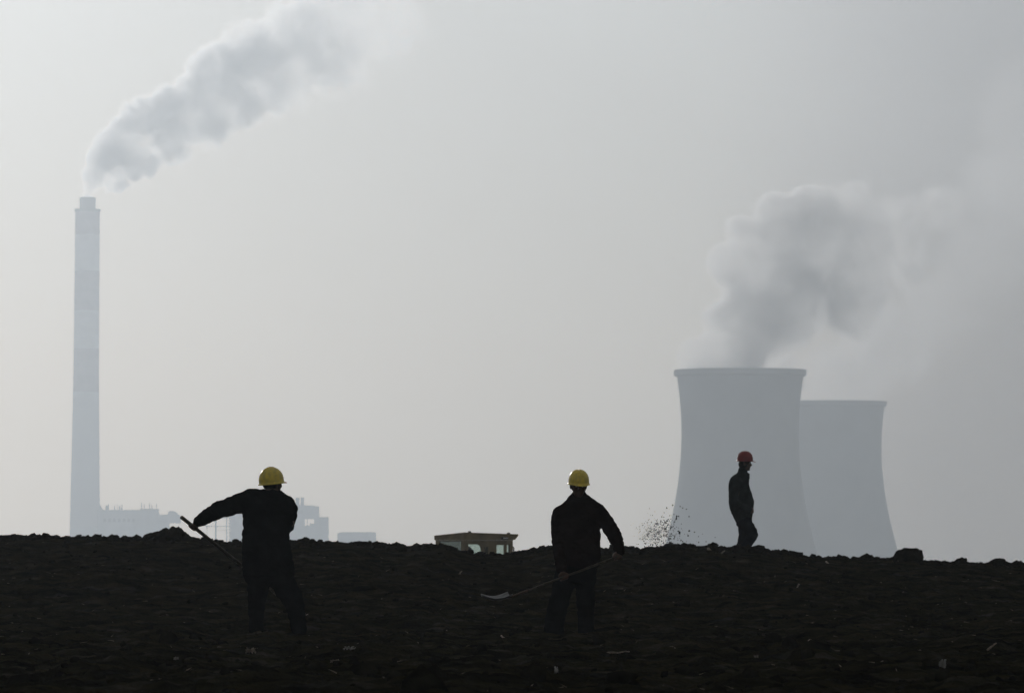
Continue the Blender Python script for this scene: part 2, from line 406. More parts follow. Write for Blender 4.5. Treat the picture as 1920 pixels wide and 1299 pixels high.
cen = np.stack([(pxs - HX) * dd / F, dd, (HY - pys) * dd / F], -1)
V, Fc = scatter(cen, ss, rng, squash=.9, jit=.3)
tag(link_mesh('flying_soil', tri_mesh('flying_soil', V, Fc), M['clod']), 'spray of small dark soil crumbs thrown into the air above the ridge', 'flying soil', kind='stuff')

# ------------------------------------------------------------------ far plant
def lathe(bm, prof, seg=96, cx=0, cy=0, close_top=False, close_bot=False):
    rings = []
    for r, z in prof:
        rings.append([bm.verts.new((cx + r * math.cos(2 * math.pi * k / seg), cy + r * math.sin(2 * math.pi * k / seg), z)) for k in range(seg)])
    for a, b in zip(rings[:-1], rings[1:]):
        for k in range(seg): bm.faces.new((a[k], a[(k + 1) % seg], b[(k + 1) % seg], b[k]))
    if close_top: bm.faces.new(rings[-1])
    if close_bot: bm.faces.new(list(reversed(rings[0])))
    return rings

def box(bm, x0, x1, y0, y1, z0, z1):
    v = [bm.verts.new(c) for c in ((x0, y0, z0), (x1, y0, z0), (x1, y1, z0), (x0, y1, z0), (x0, y0, z1), (x1, y0, z1), (x1, y1, z1), (x0, y1, z1))]
    for f in ((0, 3, 2, 1), (4, 5, 6, 7), (0, 1, 5, 4), (1, 2, 6, 5), (2, 3, 7, 6), (3, 0, 4, 7)): bm.faces.new([v[i] for i in f])

PLAIN = -36.0
def cooling_tower(pxc, py_top, py_waist, d, scale_px, label, group):
    s = d / F
    root = empty('cooling_tower', (P(pxc, HY, d).x, d, PLAIN)); tag(root, label, 'cooling tower', group)
    r0 = 110 * scale_px * s; c = 266 * scale_px * s
    zw = (HY - py_waist) * s - PLAIN; zt = (HY - py_top) * s - PLAIN
    z0 = 9.0
    outer = []
    for k in range(61):
        z = z0 + (zt - z0) * k / 60
        outer.append((r0 * math.sqrt(1 + ((z - zw) / c) ** 2), z))
    inner = [(r - .9, z) for r, z in reversed(outer)]
    bm = bmesh.new(); lathe(bm, outer + inner, 128)
    from_bm('shell', bm, M['concrete'], root, True)
    rt = outer[-1][0]
    bm = bmesh.new(); h = 12 * scale_px * s
    lathe(bm, [(rt - .1, zt - h), (rt + 1.3, zt - h * .85), (rt + 1.5, zt - .2), (rt + 1.2, zt + .35), (rt - .9, zt + .35)], 128)
    from_bm('rim', bm, M['concrete'], root)
    rb = outer[0][0]
    bm = bmesh.new()
    for k in range(44):
        a0 = 2 * math.pi * k / 44; a1 = 2 * math.pi * (k + .5) / 44
        for (aa, ab) in ((a0, a1), (a0 + 2 * math.pi / 44, a1)):
            p0 = Vector((math.cos(aa) * (rb + 3), math.sin(aa) * (rb + 3), -1)); p1 = Vector((math.cos(ab) * rb, math.sin(ab) * rb, z0 + .6))
            dr = (p1 - p0).normalized(); q = dr.orthogonal().normalized() * .5; w = dr.cross(q).normalized() * .5
            A = [bm.verts.new(p0 + o) for o in (q + w, q - w, -q - w, -q + w)]; B = [bm.verts.new(p1 + o) for o in (q + w, q - w, -q - w, -q + w)]
            for i in range(4): bm.faces.new((A[i], A[(i + 1) % 4], B[(i + 1) % 4], B[i]))
    o = from_bm('support_columns', bm, M['concrete_dark'], root); o['kind'] = 'stuff'
    return root
D1, D2, DCH = 4000.0, 5000.0, 6100.0
cooling_tower(1387.5, 694, 812, D1, 1.0, 'nearer, larger concrete cooling tower with wide rim, left one of the two, grey in haze', 'cooling towers')
cooling_tower(1564.5, 753, 840, D2, .8, 'farther, smaller cooling tower half hidden behind the larger one', 'cooling towers')

# chimney
s = DCH / F
ch = empty('chimney', (P(158.5, HY, DCH).x, DCH, PLAIN)); tag(ch, 'very tall tapering chimney with faded red and white bands at its top, smoke leaving it', 'chimney')
ch.rotation_euler = (0, math.radians(0.48), 0)
def crad(py):  # px half width
    return float(np.interp(py, [393, 700, 1005, 1127], [23.2, 24.2, 28.7, 31])) * s
def cz(py): return (HY - py) * s - PLAIN
bands = [(393, 440, 'red_band'), (440, 508, 'white_band'), (508, 582, 'red_band'), (582, 653, 'white_band'), (653, 735, 'red_band')]
for a, b, mm in bands:
    bm = bmesh.new(); lathe(bm, [(crad(b), cz(b)), (crad((a + b) / 2), cz((a + b) / 2)), (crad(a), cz(a))], 64)
    o = from_bm('painted_band', bm, M[mm], ch, True); o['label'] = 'faded red painted band' if 'red' in mm else 'faded white painted band'
bm = bmesh.new(); lathe(bm, [(crad(p), cz(p)) for p in (1130, 1060, 1005, 940, 870, 800, 735)], 64)
from_bm('shaft', bm, M['concrete_pale'], ch, True)
bm = bmesh.new(); lathe(bm, [(crad(393) + .1, cz(397)), (crad(393) + .9, cz(397)), (crad(393) + .9, cz(392)), (14 * s, cz(392))], 64)
from_bm('top_platform', bm, M['concrete_dark'], ch)
bm = bmesh.new(); lathe(bm, [(15.3 * s, cz(393)), (15.3 * s, cz(371)), (13.8 * s, cz(370)), (13.8 * s, cz(390))], 64)
from_bm('flue', bm, M['concrete_dark'], ch, True)

# plant buildings (distance DB)
DB = 6000.0; sb = DB / F
def X_(px): return (px - HX) * sb
def Z_(py): return (HY - py) * sb - PLAIN
def bld(name, label, cat, px):
    r = empty(name, (X_(px), DB, PLAIN)); tag(r, label, cat); return r
def pbox(name, m, root, x0, x1, ytop, ybot=None, d0=0, d1=30):
    bm = bmesh.new(); rx = root.location.x
    box(bm, X_(x0) - rx, X_(x1) - rx, d0, d1, Z_(ybot) if ybot else -1, Z_(ytop))
    return from_bm(name, bm, M[m], root)
b1 = bld('turbine_hall', 'long flat roofed power plant block with thin vents beside the chimney', 'building', 240)
pbox('wall_block', 'cladding', b1, 183, 262, 955.2, d1=60); pbox('wall_block', 'cladding', b1, 262.2, 292, 953.2, d1=60)
bm = bmesh.new(); rx = b1.location.x; zr = Z_(955)
v = [bm.verts.new(c) for c in ((X_(187) - rx, -1, zr), (X_(192) - rx, -1, zr), (X_(187) - rx, -1, Z_(946)), (X_(187) - rx, 12, zr), (X_(192) - rx, 12, zr), (X_(187) - rx, 12, Z_(946)))]
for f in ((0, 1, 2), (3, 5, 4), (0, 3, 4, 1), (1, 4, 5, 2), (2, 5, 3, 0)): bm.faces.new([v[i] for i in f])
from_bm('sloped_roof', bm, M['cladding'], b1)
for x0, x1, t in ((197, 201, 947), (201.2, 203.6, 944.5), (213, 215, 947), (218.5, 219.5, 943), (222, 224.6, 948), (226.5, 228.7, 946), (263.5, 265.3, 942), (269, 270.2, 943.5), (278.8, 280.4, 941), (283, 285.2, 946), (292.2, 293.8, 944)):
    pbox('roof_vent', 'steel_far', b1, x0, x1, t, 953.0 if x0 > 262 and x0 < 292 else 955.0, 5, 9)
pbox('annex_block', 'cladding', b1, 292.3, 314, 964, d1=40)
b2 = bld('conveyor_house', 'raised gabled conveyor house on thin legs right of the long plant block', 'building', 325)
bm = bmesh.new(); rx = b2.location.x
prof = [(312, 981), (312, 966), (317, 957.5), (325, 957), (337, 967), (337, 981)]
A = [bm.verts.new((X_(p[0]) - rx, 0, Z_(p[1]))) for p in prof]; B = [bm.verts.new((X_(p[0]) - rx, 22, Z_(p[1]))) for p in prof]
bm.faces.new(A); bm.faces.new(list(reversed(B)))
for i in range(6): bm.faces.new((A[i], B[i], B[(i + 1) % 6], A[(i + 1) % 6]))
from_bm('wall_block', bm, M['cladding'], b2)
for x in (315, 334): pbox('leg', 'steel_far', b2, x, x + 1.4, 981, None, 8, 10)
# steel frame structure
b3 = bld('pipe_rack', 'open steel frame with lattice posts seen under the outstretched arm', 'steel frame', 415)
for x0, x1, y0, y1 in ((383, 432, 969, 971.5), (383, 432, 985.5, 987.5)): pbox('beam', 'steel_far', b3, x0, x1, y0, y1, 2, 4)
for x0, x1, t in ((387, 388.6, 969), (402.5, 406, 969), (423.4, 425.6, 966), (429.6, 431.4, 966)): pbox('post', 'steel_far', b3, x0, x1, t, None, 1.9, 4.1)
for y in (974, 980, 986, 992, 998, 1004, 1010): pbox('rung', 'steel_far', b3, 425.7, 429.5, y, y + 1.2, 2.5, 3.5)
pbox('pipe', 'steel_far', b3, 388.7, 402.4, 977, 978.2, 2.5, 3.5)
pbox('pipe', 'steel_far', b3, 406.1, 423.3, 993, 994.2, 2.5, 3.5)
b4 = bld('boiler_house', 'tall stepped boiler house with two roof stacks right of the man in black', 'building', 560)
pbox('lower_block', 'cladding', b4, 432, 553, 962, d1=45)
# main block with an opening through it
for a in ((553.2, 570, 945.8, None), (589, 597, 948.6, None), (570.2, 588.8, 947, 973), (570.2, 588.8, 984.5, None)): pbox('upper_block', 'cladding', b4, *a, 0, 30)
pbox('opening_post', 'steel_far', b4, 575.4, 577, 973.1, 984.4, 2, 5)
pbox('opening_post', 'steel_far', b4, 580.4, 588.6, 980.5, 984.4, 2, 5)
pbox('side_block', 'cladding', b4, 597.2, 615, 968.6, d1=26)
for x0, x1 in ((553.4, 560.8), (563, 569.6)): pbox('roof_stack', 'concrete_dark', b4, x0, x1, 932, 945.7, 6, 12)
pbox('stack_collar', 'steel_far', b4, 562.6, 570.2, 933, 935, 5.6, 12.4)
b5 = bld('storage_shed', 'low wide shed standing alone in the haze right of the boiler house', 'building', 668)
pbox('wall_block', 'cladding', b5, 632.5, 703.5, 998.5, d1=50)
bm = bmesh.new(); rx = b5.location.x
v = [bm.verts.new(c) for c in ((X_(632) - rx, -1, Z_(998.3)), (X_(704) - rx, -1, Z_(998.3)), (X_(700) - rx, 25, Z_(996.6)), (X_(640) - rx, 25, Z_(996.6)), (X_(632) - rx, 51, Z_(998.3)), (X_(704) - rx, 51, Z_(998.3)))]
for f in ((0, 1, 2, 3), (3, 2, 5, 4), (0, 3, 4), (1, 5, 2), (0, 4, 5, 1)): bm.faces.new([v[i] for i in f])
from_bm('roof', bm, M['steel_far'], b5)
# window strips on the far blocks
for k in range(7): pbox('window', 'steel_far', b1, 194 + k * 9, 199 + k * 9, 972, 978, -.25, -.02)
for k in range(4): pbox('window', 'steel_far', b4, 555 + k * 3.4, 557 + k * 3.4, 956, 962, -.25, -.02)

# ------------------------------------------------------------------ plumes (volumes)
def plume(name, label, cat, blobs, d, dens, g, noise_scale, amps, xr, edge, dens_fall, color=(1, 1, 1), step=1.0, seed=0, depth=.35, group=None, ns2=None, e1=None, fine=None, puff=None, smooth=.06, var_=(.6, 1.4)):
    rnd = random.Random(seed); s = d / F
    o_c = P(blobs[0][0], blobs[0][1], d)
    B = []
    for (px, py, r) in blobs:
        c = P(px, py, d) - o_c; c.y = rnd.uniform(-depth, depth) * r * s
        B.append((c, r * s))
    # hull
    bm = bmesh.new()
    for c, r in B: bmesh.ops.create_icosphere(bm, subdivisions=3, radius=r * 1.25, matrix=Matrix.Translation(c))
    me = bpy.data.meshes.new(name + '_hull'); bm.to_mesh(me); bm.free()
    tmp = bpy.data.objects.new('tmp', me); col.objects.link(tmp)
    md = tmp.modifiers.new('r', 'REMESH'); md.mode = 'VOXEL'; md.voxel_size = max(1.2 if d > 500 else .012, min(b[1] for b in B) * .45)
    dg = bpy.context.evaluated_depsgraph_get(); dg.update()
    me2 = bpy.data.meshes.new_from_object(tmp.evaluated_get(dg)); bpy.data.objects.remove(tmp)
    m = bpy.data.materials.new(name + '_volume'); m.use_nodes = True
    n = m.node_tree.nodes; l = m.node_tree.links; n.clear()
    out = n.new('ShaderNodeOutputMaterial'); pv = n.new('ShaderNodeVolumePrincipled')
    pv.inputs['Color'].default_value = (*color, 1); pv.inputs['Anisotropy'].default_value = g
    l.new(pv.outputs[0], out.inputs['Volume'])
    t = n.new('ShaderNodeTexCoord')
    def math_(op, a, b=None, c=None, clamp=False):
        q = n.new('ShaderNodeMath'); q.operation = op; q.use_clamp = clamp
        for i, v in enumerate((a, b, c)):
            if v is None: continue
            if isinstance(v, (int, float)): q.inputs[i].default_value = v
            else: l.new(v, q.inputs[i])
        return q.outputs[0]
    def vm(op, a, b=None, sc_=None):
        q = n.new('ShaderNodeVectorMath'); q.operation = op
        l.new(a, q.inputs[0])
        if b is not None:
            if isinstance(b, (tuple, Vector)): q.inputs[1].default_value = tuple(b)
            else: l.new(b, q.inputs[1])
        if sc_ is not None: l.new(sc_, q.inputs['Scale'])
        return q
    sepx = n.new('ShaderNodeSeparateXYZ'); l.new(t.outputs['Object'], sepx.inputs[0])
    mr = n.new('ShaderNodeMapRange'); l.new(sepx.outputs[xr[2]], mr.inputs[0])
    mr.inputs[1].default_value = xr[0]; mr.inputs[2].default_value = xr[1]; mr.inputs[3].default_value = amps[0]; mr.inputs[4].default_value = amps[1]
    no = n.new('ShaderNodeTexNoise'); no.inputs['Scale'].default_value = noise_scale; no.inputs['Detail'].default_value = 4.5; no.inputs['Roughness'].default_value = .58
    l.new(t.outputs['Object'], no.inputs['Vector'])
    cen = vm('SUBTRACT', no.outputs['Color'], (.5, .5, .5))
    sc_n = n.new('ShaderNodeVectorMath'); sc_n.operation = 'SCALE'; l.new(cen.outputs[0], sc_n.inputs[0]); l.new(mr.outputs[0], sc_n.inputs['Scale'])
    pos = vm('ADD', t.outputs['Object'], sc_n.outputs[0]).outputs[0]
    if fine:
        nf = n.new('ShaderNodeTexNoise'); nf.inputs['Scale'].default_value = fine[0]; nf.inputs['Detail'].default_value = 4; nf.inputs['Roughness'].default_value = .62
        l.new(t.outputs['Object'], nf.inputs['Vector']); cf = vm('SUBTRACT', nf.outputs['Color'], (.5, .5, .5))
        sf = n.new('ShaderNodeVectorMath'); sf.operation = 'SCALE'; l.new(cf.outputs[0], sf.inputs[0]); 
        fa = n.new('ShaderNodeMapRange'); l.new(sepx.outputs[0], fa.inputs[0]); fa.inputs[1].default_value = 0; fa.inputs[2].default_value = 40; fa.inputs[3].default_value = fine[1] * .12; fa.inputs[4].default_value = fine[1]
        l.new(fa.outputs[0], sf.inputs['Scale'])
        pos = vm('ADD', pos, sf.outputs[0]).outputs[0]
    acc = None
    for c, r in B:
        dn = vm('DISTANCE', pos, c).outputs['Value']
        f = math_('MULTIPLY_ADD', dn, -1.0 / r, 1.0)
        acc = f if acc is None else math_('SMOOTH_MAX', acc, f, smooth)
    if puff:   # round billows with creases between them
        vo = n.new('ShaderNodeTexVoronoi'); vo.feature = 'F1'; vo.inputs['Scale'].default_value = puff[0]
        vo.inputs['Detail'].default_value = 1.0; vo.inputs['Roughness'].default_value = .6; vo.inputs['Lacunarity'].default_value = 2.3
        l.new(pos, vo.inputs['Vector'])
        pm = n.new('ShaderNodeMapRange'); l.new(sepx.outputs[0], pm.inputs[0]); pm.inputs[1].default_value = puff[2]; pm.inputs[2].default_value = puff[3]; pm.inputs[3].default_value = .15; pm.inputs[4].default_value = 1
        acc = math_('ADD', acc, math_('MULTIPLY', math_('MULTIPLY_ADD', vo.outputs['Distance'], -puff[1], puff[1] * .44), pm.outputs[0]))
    sm = n.new('ShaderNodeMapRange'); sm.interpolation_type = 'SMOOTHSTEP'; l.new(acc, sm.inputs[0])
    sm.inputs[1].default_value = 0.03; sm.inputs[2].default_value = edge;
    if e1 is not None:
        er = n.new('ShaderNodeMapRange'); l.new(sepx.outputs[xr[2]], er.inputs[0]); er.inputs[1].default_value = xr[0]; er.inputs[2].default_value = xr[1]; er.inputs[3].default_value = edge; er.inputs[4].default_value = e1
        l.new(er.outputs[0], sm.inputs[2])
    sm.inputs[3].default_value = 0; sm.inputs[4].default_value = 1
    fall = n.new('ShaderNodeMapRange'); l.new(sepx.outputs[xr[2]], fall.inputs[0])
    fall.inputs[1].default_value = xr[0]; fall.inputs[2].default_value = xr[1]; fall.inputs[3].default_value = dens; fall.inputs[4].default_value = dens * dens_fall
    # internal variation
    no2 = n.new('ShaderNodeTexNoise'); no2.inputs['Scale'].default_value = ns2 or noise_scale * .6; no2.inputs['Detail'].default_value = 2
    l.new(t.outputs['Object'], no2.inputs['Vector'])
    var = n.new('ShaderNodeMapRange'); l.new(no2.outputs['Fac'], var.inputs[0]); var.inputs[1].default_value = .38; var.inputs[2].default_value = .62; var.inputs[3].default_value = var_[0]; var.inputs[4].default_value = var_[1]
    dnn = math_('MULTIPLY', math_('MULTIPLY', sm.outputs[0], fall.outputs[0]), var.outputs[0])
    l.new(dnn, pv.inputs['Density'])
    try: m.cycles.volume_step_rate = step
    except Exception: pass
    o = link_mesh(name, me2, m); o.location = o_c; tag(o, label, cat, group)
    return o

plume('smoke_plume', 'long pale smoke plume blowing right and up from the tall chimney', 'smoke',
      [(165, 368, 13), (168, 352, 17), (176, 330, 28), (222, 344, 31), (192, 302, 37), (214, 286, 52), (262, 300, 52), (240, 250, 50), (275, 230, 61), (325, 262, 63), (320, 205, 61), (385, 225, 70),
       (372, 178, 63), (410, 140, 76), (455, 195, 70), (480, 110, 94), (530, 155, 81), (570, 70, 107), (630, 110, 92), (660, 30, 113), (720, 50, 92), (620, -60, 109), (740, -70, 109)],
      DCH, .105, .74, .040, (3, 52), (0, 310, 0), .10, .14, step=.15, seed=3, depth=.25, e1=.24, fine=(.08, 26), puff=(.055, .40, 0, 45))
plume('steam_plume', 'thick grey steam cloud billowing from the nearer cooling tower', 'steam',
      [(1395, 704, 87), (1322, 700, 64), (1300, 660, 39), (1465, 704, 64), (1446, 540, 71), (1338, 655, 57), (1410, 645, 80), (1358, 600, 59), (1398, 560, 71), (1460, 590, 91), (1382, 500, 64), (1404, 445, 59), (1450, 400, 57), (1468, 470, 96),
       (1520, 540, 112), (1540, 445, 109), (1590, 560, 96), (1620, 460, 105), (1700, 490, 67), (1700, 415, 67), (1780, 390, 63), (1520, 385, 50), (1600, 385, 68)],
      D1, .074, .74, .028, (12, 40), (0, 160, 0), .14, .55, step=.18, seed=5, depth=.3, group='steam from the cooling towers', e1=.36, fine=(.045, 26), puff=(.026, .36, -400, -300))
plume('steam_plume', 'thin pale steam drifting right from the farther cooling tower', 'steam',
      [(1580, 764, 72), (1530, 762, 50), (1632, 768, 44), (1550, 700, 66), (1620, 690, 84), (1700, 650, 84), (1640, 610, 76), (1760, 580, 98), (1840, 490, 110), (1900, 360, 130), (1930, 220, 130)],
      D2, .017, .74, .02, (14, 60), (0, 190, 0), .30, .2, step=.35, seed=9, e1=.6, fine=(.04, 36), group='steam from the cooling towers')
plume('smog_bank', 'broad drift of smog, enlarged and darkened to dim the right side of the sky', 'smog',  # faint smog drift enlarged; absorbing colour and density darken the right sky
      [(1800, 60, 520), (1700, -100, 460), (1720, 420, 520), (1740, 820, 500), (1760, 1050, 460), (2100, 200, 620), (2100, 700, 620), (2150, 1100, 500)],
      6000, .0008, .70, .003, (70, 90), (-420, 60, 0), 1.0, 4.2, color=(.41, .38, .385), step=1.6, seed=21, smooth=.5, var_=(.85, 1.15), depth=.12)
plume('dust_puff', 'faint puff of fine dust among the soil thrown above the ridge', 'dust',
      [(1222, 1000, 20), (1238, 992, 20), (1208, 1008, 16), (1232, 1012, 20), (1250, 1002, 14), (1214, 990, 14)],
      80, 1.1, .5, 12, (.03, .03), (-1, 1, 0), .8, 1.0, color=(.45, .42, .38), step=.5, seed=31, smooth=.3)
plume('steam_wisp', 'faint wisp of steam above the conveyor house of the plant', 'steam',
      [(300, 965, 6), (305, 952, 8), (312, 942, 10), (326, 946, 11), (338, 938, 10), (350, 944, 8)],
      DB - 20, .035, .72, .12, (3, 6), (0, 20, 0), .7, .6, step=.8, seed=11)

# ------------------------------------------------------------------ bulldozer behind the ridge
def bar(bm, p0, p1, r, seg=8, r1=None):
    p0 = Vector(p0); p1 = Vector(p1); r1 = r if r1 is None else r1
    dr = (p1 - p0).normalized(); q = dr.orthogonal().normalized(); w = dr.cross(q)
    A = [bm.verts.new(p0 + (q * math.cos(2 * math.pi * k / seg) + w * math.sin(2 * math.pi * k / seg)) * r) for k in range(seg)]
    B = [bm.verts.new(p1 + (q * math.cos(2 * math.pi * k / seg) + w * math.sin(2 * math.pi * k / seg)) * r1) for k in range(seg)]
    for k in range(seg): bm.faces.new((A[k], A[(k + 1) % seg], B[(k + 1) % seg], B[k]))
    bm.faces.new(list(reversed(A))); bm.faces.new(B)

DC = 165.0; TH = math.radians(34)
# local frame: +X along the long (door) side, +Y away; the near corner post stands at local (0,0)
corner = P(870.5, 1015, DC)
gz_c = -2.75
doz = empty('bulldozer', (corner.x, corner.y, gz_c), 0)
doz.rotation_euler = (0, 0, 0)
tag(doz, 'dusty yellow bulldozer cab with teal windows showing above the ridge', 'bulldozer')
ax = Vector((math.cos(TH), math.sin(TH), 0)); ay = Vector((-math.sin(TH), math.cos(TH), 0))
L, W = 1.70, 1.52
def T(u, v, z): return ax * u + ay * v + Vector((0, 0, z))
def zpy(py): return (HY - py) * DC / F - gz_c
def dbox(bm, u0, u1, v0, v1, z0, z1):
    v = [bm.verts.new(T(*c)) for c in ((u0, v0, z0), (u1, v0, z0), (u1, v1, z0), (u0, v1, z0), (u0, v0, z1), (u1, v0, z1), (u1, v1, z1), (u0, v1, z1))]
    for f in ((0, 3, 2, 1), (4, 5, 6, 7), (0, 1, 5, 4), (1, 2, 6, 5), (2, 3, 7, 6), (3, 0, 4, 7)): bm.faces.new([v[i] for i in f])
def dpart(name, m, boxes, parent=None, smooth=False):
    bm = bmesh.new()
    for b in boxes: dbox(bm, *b)
    return from_bm(name, bm, M[m], parent or doz)
zt, zr_, zs, zb_ = zpy(997.5), zpy(1012), zpy(1037), zpy(1075)     # top, under fascia, sill, cab floor
# roof: fascia with slanted overhang on the right
bm = bmesh.new()
pr = [(-.03, zr_), (L - .02, zr_), (L + .06, zr_ + .01), (L + .17, zt - .05), (L + .17, zt), (-.03, zt)]
def tz(u, v, z): return z - (.028 * max(u, 0) + .062 * max(v, 0)) * (1 if z > zr_ + .03 else 0)
A = [bm.verts.new(T(u, -.03, tz(u, 0, z))) for u, z in pr]; Bv = [bm.verts.new(T(u, W + .03, tz(u, W, z))) for u, z in pr]
bm.faces.new(A); bm.faces.new(list(reversed(Bv)))
for i in range(len(pr)): bm.faces.new((A[i], Bv[i], Bv[(i + 1) % len(pr)], A[(i + 1) % len(pr)]))
roof = from_bm('roof', bm, M['cab'], doz)
bm = bmesh.new()
bm.free()
for u in (.25, 1.62):
    dpart('lifting_eye', 'cab_dark', [(u, u + .07, .12, .19, zt - .01 - .028 * u, zt + .04 - .028 * u)], roof)
# side walls : frames with real openings. side v=0 (near) and v=W (far)
t_ = .05
fr = dpart('side_frame', 'cab', [(0, .14, 0, t_, zb_, zr_ - .002), (.60, .70, 0, t_, zb_, zr_ - .002), (.84, 1.13, 0, t_, zb_, zr_ - .002),
    (1.405, 1.49, 0, t_, zb_, zr_ - .002), (1.60, L, 0, t_, zb_, zr_ - .002),
    (.142, .598, 0, t_, zpy(1020), zr_ - .002), (.702, .838, 0, t_, zpy(1025), zr_ - .002), (1.132, 1.403, 0, t_, zpy(1021.5), zr_ - .002), (1.492, 1.598, 0, t_, zpy(1021), zr_ - .002),
    (.142, .598, 0, t_, zb_, zpy(1044)), (.702, .838, 0, t_, zb_, zpy(1042)), (1.132, 1.403, 0, t_, zb_, zpy(1040)), (1.492, 1.598, 0, t_, zb_, zpy(1040))])
for (a, b, c, d_) in ((.142, .598, 1044, 1020), (.702, .838, 1042, 1025), (1.132, 1.403, 1040, 1021.5), (1.492, 1.598, 1040, 1021)):
    dpart('pane', 'glass', [(a, b, .02, .028, zpy(c), zpy(d_))], fr)
fr = dpart('side_frame', 'cab', [(0, .06, W - t_, W, zb_, zr_ - .002), (.93, .99, W - t_, W, zb_, zr_ - .002), (1.62, L, W - t_, W, zb_, zr_ - .002),
    (.062, .928, W - t_, W, zb_, zpy(1044)), (.992, 1.618, W - t_, W, zb_, zpy(1044)), (.062, .928, W - t_, W, zpy(1015), zr_ - .002), (.992, 1.618, W - t_, W, zpy(1015), zr_ - .002)])
for (a, b) in ((.062, .928), (.992, 1.618)):
    dpart('pane', 'glass', [(a, b, W - .03, W - .022, zpy(1044), zpy(1015))], fr)
# end walls u=0 (left face) and u=L
for uu in (0.0, L - t_):
    fr = dpart('end_frame', 'cab', [(uu, uu + t_, t_ + .002, .17, zb_, zr_ - .002), (uu, uu + t_, W - .20, W - t_ - .002, zb_, zr_ - .002), (uu, uu + t_, .172, W - .202, zb_, zpy(1040)), (uu, uu + t_, .172, W - .202, zpy(1014), zr_ - .002)])
    dpart('pane', 'glass' if uu else 'dark_glass', [(uu + .02, uu + .028, .172, W - .202, zpy(1040), zpy(1014))], fr)
# rounded corner gusset of the door window
bm = bmesh.new()
for k in range(8):
    a0 = math.pi / 2 * k / 8; a1 = math.pi / 2 * (k + 1) / 8; R_ = .16
    u0, z0 = .598, zpy(1020)
    def q(a): return (u0 - R_ + R_ * math.sin(a), z0 - R_ + R_ * math.cos(a))
    p0, p1 = q(a0), q(a1)
    for vA in (0.004,):
        f = [bm.verts.new(T(p0[0], vA, p0[1])), bm.verts.new(T(p1[0], vA, p1[1])), bm.verts.new(T(u0, vA, z0)),
             bm.verts.new(T(p0[0], vA + .04, p0[1])), bm.verts.new(T(p1[0], vA + .04, p1[1])), bm.verts.new(T(u0, vA + .04, z0))]
        bm.faces.new(f[:3]); bm.faces.new((f[5], f[4], f[3])); bm.faces.new((f[0], f[3], f[4], f[1]))
from_bm('door_corner', bm, M['cab'], doz)
# work lamp under the fascia
lb = dpart('work_lamp', 'cab_dark', [(1.27, 1.45, -.12, -.03, zpy(1010.5), zpy(1006.5))])
dpart('lamp_lens', 'lamp', [(1.28, 1.44, -.13, -.121, zpy(1009.3), zpy(1007.4))], lb)
# grab rail right of the cab
bm = bmesh.new(); pts = []
for k in range(9):
    a = math.pi * k / 8; pts.append(T(L + .055 - .045 * math.cos(a), .1, zpy(1028) + .05 * math.sin(a)))
pts = [T(L + .01, .1, zpy(1045))] + pts + [T(L + .10, .1, zpy(1045))]
for a, b in zip(pts[:-1], pts[1:]): bar(bm, a, b, .019)
from_bm('grab_rail', bm, M['cab_dark'], doz)
# operator seat and levers inside
def ellip(bm, c, a, b, cc, seg=2):
    m4 = Matrix((( a[0], b[0], cc[0], c[0]), (a[1], b[1], cc[1], c[1]), (a[2], b[2], cc[2], c[2]), (0, 0, 0, 1)))
    bmesh.ops.create_icosphere(bm, subdivisions=seg, radius=1, matrix=m4)
bm = bmesh.new()
ellip(bm, T(.62, .75, zpy(1040)), ax * .10, ay * .26, Vector((0, 0, .26)), 3); ellip(bm, T(.42, .75, zpy(1053)), ax * .28, ay * .26, Vector((0, 0, .08)), 3)
from_bm('seat', bm, M['rubber'], doz, True)
bm = bmesh.new(); bar(bm, T(.10, .45, zb_), T(.17, .45, zpy(1037)), .02); ellip(bm, T(.18, .45, zpy(1035.5)), ax * .09, ay * .05, Vector((0, 0, .045)), 2)
from_bm('control_lever', bm, M['rubber'], doz, True)
# body, hood, tracks (below the ridge line)
dpart('cab_base', 'cab', [(-.1, L + .1, -.05, W + .05, 1.0, zb_ - .002)])
dpart('hood', 'cab', [(L + .102, L + 1.9, .25, W - .25, 1.0, zb_ - .05)])
dpart('chassis', 'cab_dark', [(-.8, L + 1.8, .1, W - .1, .45, .998)])
for vv in (-.55, W + .05):
    bm = bmesh.new(); pts = []
    for k in range(13): a = math.pi / 2 + math.pi * k / 12; pts.append((-.8 + .45 * math.cos(a), .47 + .45 * math.sin(a)))
    for k in range(13): a = -math.pi / 2 + math.pi * k / 12; pts.append((L + 1.5 + .45 * math.cos(a), .47 + .45 * math.sin(a)))
    A = [bm.verts.new(T(u, vv, z)) for u, z in pts]; B_ = [bm.verts.new(T(u, vv + .5, z)) for u, z in pts]
    bm.faces.new(A); bm.faces.new(list(reversed(B_)))
    for i in range(len(pts)): bm.faces.new((A[i], B_[i], B_[(i + 1) % len(pts)], A[(i + 1) % len(pts)]))
    from_bm('track', bm, M['cab_dark'], doz)
bm = bmesh.new(); rows = []
for k in range(9):
    a = math.radians(-35 + 70 * k / 8); rows.append((L + 2.75 - .6 * math.cos(a) + .2, .7 + .8 * math.sin(a)))
for (u0, z0), (u1, z1) in zip(rows[:-1], rows[1:]):
    f = [bm.verts.new(T(u0, -.7, z0)), bm.verts.new(T(u0, W + .7, z0)), bm.verts.new(T(u1, W + .7, z1)), bm.verts.new(T(u1, -.7, z1)),
         bm.verts.new(T(u0 + .04, -.7, z0)), bm.verts.new(T(u0 + .04, W + .7, z0)), bm.verts.new(T(u1 + .04, W + .7, z1)), bm.verts.new(T(u1 + .04, -.7, z1))]
    bm.faces.new(f[:4]); bm.faces.new(list(reversed(f[4:]))); bm.faces.new((f[0], f[3], f[7], f[4])); bm.faces.new((f[1], f[5], f[6], f[2]))
